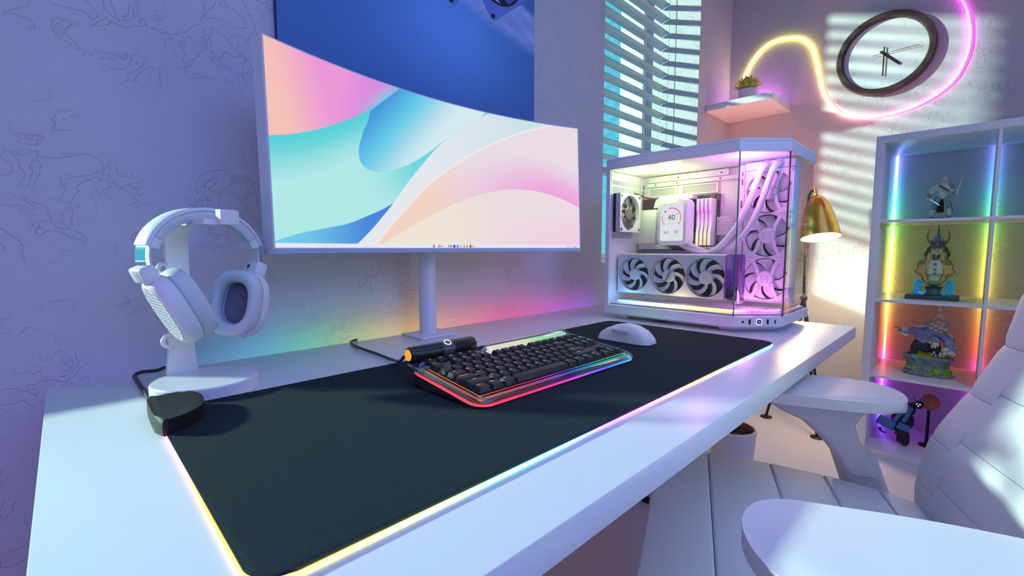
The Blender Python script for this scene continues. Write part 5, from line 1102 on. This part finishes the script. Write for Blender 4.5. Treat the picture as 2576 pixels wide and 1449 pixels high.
for s in (-1, 1): b.tube(catmull([(0.003, -0.0265, 0.209), (0.003 + s * 0.012, -0.0265, 0.218), (0.003 + s * 0.024, -0.018, 0.232)], 5), [0.0024] * 5 + [0.002] * 5 + [0.0008], 8); b.tube(catmull([(0.003 + s * 0.020, -0.014, 0.214), (0.003 + s * 0.0225, -0.014, 0.200), (0.003 + s * 0.018, -0.016, 0.190)], 4), 0.0020, 6)
fdone(b, 'crown', silver, t)
b = MB()
for k in range(7):
    z = 0.238 + k * 0.0085; wv = 0.0105 * (1 - k / 7.5)
    for s in (-1, 1): b.tube([(0.0035, -0.027 + k * 0.0012, z + 0.004), (0.0035 + s * wv, -0.024 + k * 0.001, z + 0.001)], [0.0015, 0.0008], 6)
b.tube([(0.0035, -0.0245, 0.232), (0.0035, -0.018, 0.2965)], [0.006, 0.0008], 8); fdone(b, 'crown_spire', silver, t)
fdone(MB().ell((0.0035, -0.0300, 0.2435), (0.0066, 0.004, 0.0108), 16, 12), 'gem', gemm, t); fdone(MB().ell((0.001, -0.0265, 0.1425), (0.0062, 0.0035, 0.0052), 14, 10), 'gem', gemm, t); fdone(MB().ell((0.0008, -0.0275, 0.121), 0.0037, 12, 8), 'gem', gemm, t); fdone(MB().ell((0.0006, -0.026, 0.1045), 0.0036, 12, 8), 'gem', gemm, t)
fdone(MB().lathe([(0.0125, 0.149), (0.0105, 0.158), (0.0105, 0.172), (0.0125, 0.181), (0.0135, 0.181), (0.0118, 0.172), (0.0118, 0.158), (0.0140, 0.149)], 24, cap=False), 'collar', silver, t)
for s in (-1, 1):
    b = MB(); b.tube(catmull([(0.003 + s * 0.020, 0.0, 0.226), (0.003 + s * 0.030, 0.004, 0.238), (0.003 + s * 0.0325, 0.004, 0.256), (0.003 + s * 0.0275, 0.002, 0.283)], 6), [0.0045 * (1 - i / 19) + 0.0004 for i in range(19)], 10); fdone(b, 'horn', horn, t)
    b = MB()  # flared shell collar, open at the chest
    rings = []
    for i in range(41):
        q = i / 40; z = 0.066 + 0.108 * q; ro = 0.024 + 0.031 * math.sin(PI * min(1, q * 1.05)) ** 1.3 + 0.0045 * math.sin(q * 21) + 0.0014 * (i % 2); ri = 0.015 + 0.011 * math.sin(PI * q)
        rings.append([Vector((s * ri, -0.018, z)), Vector((s * (ri + ro) / 2, -0.020, z + 0.002)), Vector((s * ro, -0.013, z + 0.004)), Vector((s * (ro - 0.001), -0.009, z + 0.004)), Vector((s * (ri + ro) / 2, -0.012, z)), Vector((s * ri, 0.0, z))])
    b.ring_loft(rings); fdone(b, 'shell_flare', gil, t)
    fdone(MB().tube([r[2] for r in rings], 0.0014, 6), 'shell_rim', mat('shell_rim_dark', (0.06, 0.04, 0.03), 0.6), t)
    b = MB()
    for k in range(5): b.tube(catmull([(0.003 + s * 0.018, 0.0, 0.214 - k * 0.004), (0.003 + s * (0.027 + 0.002 * k), 0.002, 0.206 - 0.006 * k), (0.003 + s * (0.030 + 0.003 * (k % 2)), -0.003, 0.192 - 0.007 * k), (0.003 + s * (0.038 - 0.002 * k), -0.004, 0.186 - 0.005 * k)], 4), [0.0038] * 6 + [0.0028] * 6 + [0.001], 8)
    fdone(b, 'hair_lock', mat('hair_olive', (0.16, 0.17, 0.05), 0.6, var=0.4, scale=90), t)
    b = MB()
    for k in range(4): b.tube(catmull([(s * (0.030 + 0.004 * k), -0.016, 0.160 - 0.001 * k), (s * (0.031 + 0.005 * k), -0.022, 0.153), (s * (0.031 + 0.0055 * k), -0.021, 0.143)], 3), 0.0026, 7)
    fdone(b, 'fingers', mat('hand_green', (0.10, 0.36, 0.14), 0.5), t)
    b = MB()
    for k, (dx, dz) in enumerate(((0, 0), (0.004, -0.004), (-0.004, 0.003), (0.008, -0.007))):
        P = [(0.020, -0.014, 0.034), (0.038 + dx, -0.020, 0.024 + dz * 0.3), (0.051 + dx * 0.5, -0.018, 0.036 + dz), (0.053 - dx * 0.3, -0.014, 0.058 + dz), (0.045 - dx, -0.012, 0.074 + dz * 2), (0.036, -0.012, 0.068 + dz)]
        P = catmull([(s * x, y - 0.002 * k, z) for x, y, z in P], 5); b.tube(P, [0.0058 * math.sin(PI * (0.18 + 0.8 * i / len(P))) + 0.0008 for i in range(len(P))], 8)
    P = catmull([(s * 0.022, -0.02, 0.026), (s * 0.036, -0.026, 0.021), (s * 0.046, -0.024, 0.030), (s * 0.040, -0.022, 0.044), (s * 0.032, -0.02, 0.050)], 5); b.tube(P, [0.006 * math.sin(PI * (0.2 + 0.75 * i / len(P))) + 0.001 for i in range(len(P))], 8)
    fdone(b, 'wave_curl', wavem, t)
b = MB(); b.ell((0, -0.004, 0.066), (0.026, 0.021, 0.012)); fdone(b, 'scale_hem', mat('hem_green', (0.12, 0.36, 0.14), 0.4, var=0.4, scale=120), t)

# 3: stone-backed brute on a mossy rock
t = fig('brute_figurine', 'hunched stone-backed brute figurine with outstretched arm on a mossy rock base', -0.858, SHZ[0], 0.15)
blue = mat('hide_blue_violet', (0.26, 0.32, 0.52), 0.55, var=0.55, scale=55); stn = mat('stone_cream', (0.78, 0.72, 0.54), 0.7, var=0.3, scale=90); drk = mat('hide_dark', (0.035, 0.045, 0.055), 0.6, var=0.5, scale=80)
moss = mat('moss_green', (0.26, 0.55, 0.03), 0.95, var=0.6, scale=70, bump=1.0, bscale=350); rck = mat('mini_cliff', (0.20, 0.27, 0.25), 0.8, var=0.7, scale=45)
b = MB(); b.ell((-0.008, 0.004, 0.150), (0.040, 0.030, 0.034)); b.ell((0.006, 0.006, 0.172), (0.040, 0.030, 0.030)); b.tube([(-0.030, -0.002, 0.176), (-0.050, -0.012, 0.180), (-0.068, -0.020, 0.176)], [0.020, 0.014, 0.013], 14); b.tube([(0.036, -0.004, 0.172), (0.058, -0.012, 0.150), (0.060, -0.022, 0.122), (0.048, -0.030, 0.100)], [0.019, 0.017, 0.014, 0.012], 14)
b.ell((0.0165, -0.030, 0.148), (0.017, 0.016, 0.016)); b.ell((-0.079, -0.022, 0.175), (0.016, 0.013, 0.014)); b.ell((0.062, -0.033, 0.112), (0.018, 0.013, 0.014)); b.ell((0.058, -0.004, 0.150), (0.019, 0.017, 0.020)); b.ell((-0.044, -0.008, 0.182), (0.018, 0.016, 0.013)); mod_remesh(fdone(b, 'body', blue, t), 0.002)
b = MB(); b.tube([(-0.024, 0.002, 0.138), (-0.040, -0.008, 0.112), (-0.044, -0.004, 0.089)], [0.022, 0.017, 0.012], 12); b.tube([(0.012, 0.004, 0.136), (0.020, -0.004, 0.112), (0.022, -0.004, 0.092)], [0.022, 0.018, 0.014], 12); b.ell((-0.010, -0.008, 0.118), (0.026, 0.018, 0.026)); b.ell((-0.050, -0.014, 0.086), (0.015, 0.016, 0.006)); b.ell((0.024, -0.014, 0.088), (0.014, 0.016, 0.007)); mod_remesh(fdone(b, 'legs', drk, t), 0.002)
rs = random.Random(11); b = MB()
big = [(0.0245, 0.008, 0.270, 0.0075, 0.020), (0.022, 0.006, 0.245, 0.011, 0.020), (0.034, 0.006, 0.236, 0.010, 0.018), (0.010, 0.004, 0.232, 0.010, 0.016), (0.024, 0.0, 0.222, 0.010, 0.014), (0.038, 0.0, 0.212, 0.010, 0.016), (0.004, 0.0, 0.213, 0.011, 0.012), (0.016, -0.006, 0.206, 0.010, 0.010), (0.030, -0.006, 0.198, 0.010, 0.011), (-0.010, -0.002, 0.204, 0.010, 0.009), (0.044, -0.004, 0.192, 0.009, 0.011), (0.004, -0.010, 0.196, 0.009, 0.008), (0.018, -0.014, 0.188, 0.008, 0.008), (-0.022, -0.006, 0.200, 0.008, 0.007), (-0.033, -0.008, 0.198, 0.008, 0.006), (0.034, -0.014, 0.182, 0.007, 0.007), (0.052, -0.006, 0.178, 0.007, 0.007), (0.060, -0.010, 0.172, 0.007, 0.007), (0.066, -0.012, 0.164, 0.006, 0.007), (-0.041, -0.010, 0.197, 0.006, 0.006)]
for x, y, z, r, hh in big:
    b = MB(); b.ico((0, 0, 0), (r, r * 0.9, hh), sub=2, jit=0.07); o = fdone(b, 'stone', stn, t, 60); o.location = (x, y, z); o.rotation_euler = (0.2, 0.25 * (0.02 - x) * 30, 0)
hand_st = MB()
for i in range(13): hand_st.ico((-0.070 - rs.uniform(0, 0.020), -0.030 + rs.uniform(-0.006, 0.004), 0.176 + rs.uniform(-0.016, 0.012)), (0.010, 0.005, 0.0048), M=Matrix.Rotation(0.35, 4, 'Y'), sub=1, jit=0.15)
for i in range(13): hand_st.ico((0.058 + rs.uniform(-0.012, 0.016), -0.042 + rs.uniform(-0.006, 0.004), 0.112 + rs.uniform(-0.012, 0.012)), (0.011, 0.005, 0.0048), M=Matrix.Rotation(-0.6, 4, 'Y'), sub=1, jit=0.15)
for i in range(22): hand_st.ico((0.030 + rs.uniform(-0.02, 0.022), -0.034 + rs.uniform(-0.006, 0.006), 0.092 + rs.uniform(-0.004, 0.010)), 0.0038, jit=0.2)
for i in range(26): hand_st.ico((0.0165 + rs.uniform(-0.014, 0.014), -0.044 + rs.uniform(-0.003, 0.003), 0.134 + rs.uniform(-0.012, 0.010)), (0.0024, 0.003, 0.006), jit=0.15)
stuff(fdone(hand_st, 'small_stones', stn, t, 0))
b = MB(); b.tube(catmull([(0.020, -0.046, 0.160), (0.004, -0.044, 0.158), (-0.006, -0.043, 0.146), (-0.014, -0.04, 0.136), (-0.022, -0.038, 0.140)], 5), 0.0022, 7); b.tube(catmull([(-0.008, -0.006, 0.212), (0.002, -0.008, 0.232), (0.014, -0.004, 0.252), (0.022, 0.0, 0.262)], 5), 0.0016, 6); b.tube(catmull([(-0.008, -0.008, 0.214), (0.008, -0.012, 0.224), (0.024, -0.012, 0.228), (0.046, -0.006, 0.226)], 4), 0.0014, 6); fdone(b, 'rope', mat('rope_tan', (0.42, 0.32, 0.16), 0.8), t)
tiny = mat('tiny_blue', (0.20, 0.42, 0.52), 0.5, var=0.3)
for (x, y, z, dx, dz) in ((-0.086, -0.028, 0.184, -0.016, 0.004), (0.040, -0.008, 0.207, 0.013, 0.011), (0.072, -0.038, 0.122, 0.015, 0.012), (-0.020, -0.012, 0.208, 0.012, 0.004)):
    b = MB(); b.tube([(x, y, z), (x + dx, y, z + dz)], [0.0036, 0.0028], 8); b.ell((x + dx * 1.25, y, z + dz * 1.25), 0.0034, 10, 8); b.tube([(x + dx * .7, y, z + dz * .7), (x + dx * .6 + 0.004, y - 0.004, z + dz * .4 - 0.008)], 0.0014, 6); mod_remesh(fdone(b, 'rider', tiny, t), 0.0009, 1)
b = MB(); rings = []
rp = [(0.0, 0.076, 0.050), (0.006, 0.078, 0.052), (0.012, 0.070, 0.046), (0.040, 0.064, 0.041), (0.058, 0.068, 0.045), (0.072, 0.078, 0.050), (0.0815, 0.070, 0.044)]
for z, rx_, ry_ in rp: rings.append([Vector(((rx_ * math.cos(i * PI / 20)) * (1 + 0.06 * math.sin(i * 2.3 + z * 60) * (z > 0.005)), ry_ * math.sin(i * PI / 20) * (1 + 0.07 * math.sin(i * 1.7 + z * 90) * (z > 0.005)), z)) for i in range(40)])
b.ring_loft(rings); fdone(b, 'rock_base', rck, t, 25)
b = MB(); b.prism([(0.066 * math.cos(i * PI / 14), 0.041 * math.sin(i * PI / 14)) for i in range(28)], 0.0816, 0.0845, 0.001)
for i in range(34): a = rs.uniform(PI, 2 * PI); b.ico((0.070 * math.cos(a) * rs.uniform(0.86, 1.0), 0.046 * math.sin(a) * 1.0, rs.uniform(0.012, 0.034)), rs.uniform(0.004, 0.0085), jit=0.25)
stuff(fdone(b, 'moss', moss, t, 25))

# 4: dark plated figure crouching on the lowest shelf, an orange globe behind it
t = fig('dark_armoured_figurine', 'blue-black plated crouching figurine with glowing eyes on the lowest shelf', -0.795, 0.026, 0.15)
dk = mat('plate_blue_black', (0.010, 0.014, 0.024), 0.4, var=0.4, scale=80); pb_ = mat('plate_blue', (0.06, 0.17, 0.38), 0.35, metal=0.3, var=0.5, scale=70); pe_ = mat('plate_edge_cyan', (0.10, 0.35, 0.55), 0.4)
b = MB(); b.ell((0.0, 0.0, 0.105), (0.038, 0.032, 0.046)); b.ell((0.012, 0, 0.155), (0.028, 0.026, 0.030)); b.tube([(0.0, 0, 0.07), (0.012, -0.008, 0.04), (0.016, -0.004, 0.010)], [0.020, 0.016, 0.012], 12); b.tube([(-0.012, 0, 0.07), (-0.002, -0.008, 0.045), (-0.006, -0.004, 0.010)], [0.018, 0.014, 0.010], 12)
b.tube([(-0.014, 0, 0.165), (-0.024, -0.006, 0.196), (-0.008, -0.004, 0.216)], [0.012, 0.010, 0.006], 10); b.ell((0.048, -0.014, 0.186), (0.015, 0.015, 0.018)); b.tube([(0.020, 0, 0.17), (0.040, -0.008, 0.182)], 0.014, 10); b.ell((0.012, -0.014, 0.012), (0.013, 0.018, 0.010)); mod_remesh(fdone(b, 'body', dk, t), 0.002)
for (cx, cz, w_, hh, r_) in ((-0.050, 0.090, 0.062, 0.040, 0.35), (-0.012, 0.128, 0.016, 0.070, 0.45), (0.016, 0.140, 0.016, 0.075, 0.30), (0.006, 0.085, 0.040, 0.030, 0.3), (-0.020, 0.150, 0.030, 0.022, 0.5), (0.010, 0.170, 0.022, 0.028, 0.2)):
    o = fdone(MB().cbox((0, 0, 0), (w_, 0.010, hh), 0.003), 'armour_plate', pb_, t); o.location = (cx, -0.034, cz); o.rotation_euler = (0.1, r_, 0)
b = MB()
for cx, cz in ((-0.022, 0.160), (0.008, 0.172), (-0.030, 0.152), (0.015, 0.168)): b.cbox((cx, -0.041, cz), (0.016, 0.003, 0.0025), 0.0008)
fdone(b, 'plate_trim', pe_, t)
for s in (-1, 1): fdone(MB().tube(catmull([(0.046 + s * 0.008, -0.012, 0.200), (0.046 + s * 0.016, -0.012, 0.212), (0.046 + s * 0.010, -0.012, 0.224)], 5), [0.004 * (1 - i / 11) + 0.0005 for i in range(11)], 8), 'horn', pb_, t)
for dx, dz in ((-0.005, 0.004), (0.005, 0.004), (0.0, -0.004)): fdone(MB().ell((0.047 + dx, -0.0285, 0.188 + dz), 0.0024, 10, 8), 'eye', glow('eye_white', (1, 0.98, 0.95), strength=1.2), t)
b = MB(); b.tube(catmull([(-0.070, -0.03, 0.062), (-0.066, -0.032, 0.048), (-0.048, -0.03, 0.044)], 4), [0.005] * 4 + [0.003] * 4 + [0.001], 8); b.tube(catmull([(-0.030, -0.030, 0.072), (-0.016, -0.03, 0.060), (-0.020, -0.03, 0.048)], 4), 0.003, 8); fdone(b, 'claw', dk, t)
t = thing('orange_globe', 'marbled orange globe behind the dark plated figurine on the lowest shelf', 'globe', (SX + 0.20, -0.872, 0.0262))
MB().ell((SX + 0.20, -0.872, 0.215), 0.034, 28, 20).done('ball', mat('marble_orange', (0.52, 0.16, 0.07), 0.5, var=0.45, scale=28), t)
MB().lathe([(0, 0), (0.026, 0), (0.026, 0.006), (0.006, 0.012), (0.005, 0.176), (0.014, 0.184), (0, 0.185)], 24, M=Matrix.Translation((SX + 0.20, -0.872, 0.0262))).done('stand', dark, t)

# ------------------------------------------------------------------ office chair
fx = Vector((-0.4, 0.917, 0)).normalized(); rx = Vector((fx.y, -fx.x, 0))
CA, CB = 0.34, -1.07
cw = rx * CA + fx * CB
ch = thing('office_chair', 'white padded office chair with armrests pulled up to the desk', 'chair', (cw.x, cw.y, 0), (0, 0, math.atan2(rx.y, rx.x)))
lea = mat('chair_leather_white', (0.70, 0.71, 0.74), 0.55, var=0.02, scale=30, bump=0.12, bscale=700); chp = mat('chair_plastic_white', (0.70, 0.71, 0.74), 0.42, var=0.02)
def cdone(b, name, m=None, par=None, smooth=40): return b.done(name, m or lea, par or ch, smooth, W=False)
# seat: shell plus five pads with seams between
cdone(MB().prism(rrect(0.50, 0.43, 0.07, 6, 0, 0.012), 0.345, 0.424, 0.02, 3), 'seat_shell', lea)
ey = [0.232, 0.1385, 0.0305, -0.0525, -0.1265, -0.205]; hw = [0.262, 0.265, 0.258, 0.242, 0.217, 0.165]
for i in range(5):
    ya, yb = ey[i] - 0.0003, ey[i + 1] + 0.0003; wa, wb_ = hw[i], hw[i + 1]
    if i == 0: poly = [(-wa + 0.03, ya), (-wa + 0.008, ya - 0.012), (-wa, ya - 0.035), (-wb_, yb), (wb_, yb), (wa, ya - 0.035), (wa - 0.008, ya - 0.012), (wa - 0.03, ya)]
    else: poly = [(-wa, ya), (-wb_, yb), (wb_, yb), (wa, ya)]
    cdone(MB().prism(poly[::-1], 0.40, 0.4515, 0.005, 3, top_only=True), 'seat_pad')
# backrest: seven rows, each of two bolsters and a centre pad
Zs = [0.405, 0.487, 0.559, 0.634, 0.712, 0.797, 0.900, 1.010]; Bs = [-1.236, -1.232, -1.248, -1.289, -1.324, -1.341, -1.349, -1.368]
Hs = [0.238, 0.240, 0.240, 0.239, 0.238, 0.236, 0.232, 0.200]
def bdepth(z): return float(np.interp(z, Zs, Bs)) - CB
for i in range(7):
    for part_ in (-1, 1, 0):
        za, zb = Zs[i], Zs[i + 1]
        if part_ == 0 and i > 0: za += 0.016
        if part_ == 0: zb += 0.016
        za += 0.0004; zb -= 0.0004
        n_ = 6; lines = []
        for k in range(n_ + 1):
            z = za + (zb - za) * k / n_; w_ = float(np.interp(z, Zs, Hs)); s = k / n_
            puff = 0.0030 * (1 - abs(2 * s - 1) ** 10)
            if part_ == 0: xs = np.linspace(-0.14, 0.14, 9)
            else: xs = np.linspace(0.14, w_, 7) * part_
            row = []
            for q, x in enumerate(xs):
                e_ = abs(x) / max(w_, 1e-6); edge_drop = 0.030 * max(0, (e_ - 0.72) / 0.28) ** 3 if part_ else 0.0
                seam = 0.0012 * max(0, 1 - min(abs(abs(x) - 0.14) / 0.012, 1)) ** 2
                row.append(Vector((x, bdepth(z) + puff - 0.006 - edge_drop - seam - 0, z)))
            lines.append(row)
        b = MB(); rings = []
        for row in lines:
            rings.append(row + [Vector((row[-1].x, row[-1].y - 0.02, row[-1].z)), Vector((row[-1].x * 0.97, bdepth(row[0].z) - 0.055, row[0].z)), Vector((row[0].x * 0.97, bdepth(row[0].z) - 0.055, row[0].z)), Vector((row[0].x, row[0].y - 0.02, row[0].z))])
        b.ring_loft(rings); cdone(b, 'back_pad', smooth=50)
b = MB(); rings = []
for z, w_ in ((0.40, 0.16), (0.5, 0.2), (0.7, 0.2), (0.9, 0.19), (1.0, 0.15)): rings.append([Vector((-w_, bdepth(z) - 0.056, z)), Vector((w_, bdepth(z) - 0.056, z)), Vector((w_ * 0.9, bdepth(z) - 0.08, z)), Vector((-w_ * 0.9, bdepth(z) - 0.08, z))])
b.ring_loft(rings); cdone(b, 'back_shell', chp)
cdone(MB().box(-0.04, 0.04, -0.30, -0.19, 0.33, 0.40, 0.01), 'back_bracket', chp)
# armrests
for s in (-1, 1):
    cx = s * 0.262
    # wedge outline: slimmer at the front tip, rounded at both ends
    pts = [(-0.070, 0.085), (-0.056, 0.110), (-0.028, 0.125), (0.010, 0.127), (0.050, 0.112), (0.074, 0.078), (0.082, 0.0), (0.080, -0.10), (0.068, -0.138), (0.040, -0.160), (0.0, -0.167), (-0.045, -0.156), (-0.070, -0.125), (-0.078, -0.04), (-0.074, 0.05)]
    P = [(p.x * s + cx, p.y) for p in catmull([(x, y, 0) for x, y in pts], 4, True)]
    pad = cdone(MB().prism(P, 0.589, 0.607, 0.0075, 4), 'armrest_pad', chp)
    b = MB(); rings = []
    for z, yc, hl, hw_ in ((0.5885, -0.032, 0.092, 0.052), (0.5800, -0.034, 0.080, 0.043), (0.563, -0.040, 0.062, 0.038), (0.548, -0.055, 0.042, 0.032), (0.52, -0.074, 0.030, 0.029), (0.49, -0.094, 0.026, 0.028), (0.462, -0.110, 0.025, 0.0275)):
        rings.append([Vector((cx + x, y, z)) for x, y in rrect(2 * hw_, 2 * hl, min(hw_, hl) * 0.55, 5, 0, yc)])
    b.ring_loft(rings); cdone(b, 'armrest_post', chp, pad)
    b = MB(); rings = []
    for z, yc, hl, hw_ in ((0.494, -0.100, 0.0295, 0.031), (0.491, -0.101, 0.0320, 0.0340), (0.43, -0.122, 0.0325, 0.0345), (0.38, -0.134, 0.033, 0.035), (0.345, -0.140, 0.033, 0.035), (0.335, -0.140, 0.030, 0.032)):
        rings.append([Vector((cx + x + s * 0.012, y, z)) for x, y in rrect(2 * hw_, 2 * hl, 0.016, 5, 0, yc)])
    b.ring_loft(rings); cdone(b, 'armrest_sleeve', chp, pad)
    cdone(MB().box(min(cx, s * 0.10), max(cx, s * 0.10), -0.165, -0.115, 0.322, 0.343, 0.006), 'armrest_arm', chp, pad)
cdone(MB().box(-0.09, 0.09, -0.13, 0.10, 0.315, 0.344, 0.008), 'tilt_plate', mat('chair_metal', (0.35, 0.35, 0.38), 0.3, metal=0.8))
cdone(MB().lathe([(0, 0.10), (0.028, 0.10), (0.028, 0.20), (0.018, 0.205), (0.018, 0.314), (0, 0.314)], 24), 'gas_lift', mat('chair_metal', (0.35, 0.35, 0.38), 0.3, metal=0.8))
for k in range(5):
    a = math.radians(72 * k + 54); d = Vector((math.cos(a), math.sin(a), 0))
    lg = cdone(MB().tube([d * 0.02 + Vector((0, 0, 0.105)), d * 0.15 + Vector((0, 0, 0.095)), d * 0.26 + Vector((0, 0, 0.07))], [0.026, 0.021, 0.015], 12), 'leg', chp)
    b = MB(); b.cyl(d * 0.25 + Vector((-d.y * 0.018, d.x * 0.018, 0.0271)), d * 0.25 + Vector((d.y * 0.018, -d.x * 0.018, 0.0271)), 0.027, n=20); cdone(b, 'caster', black, lg)
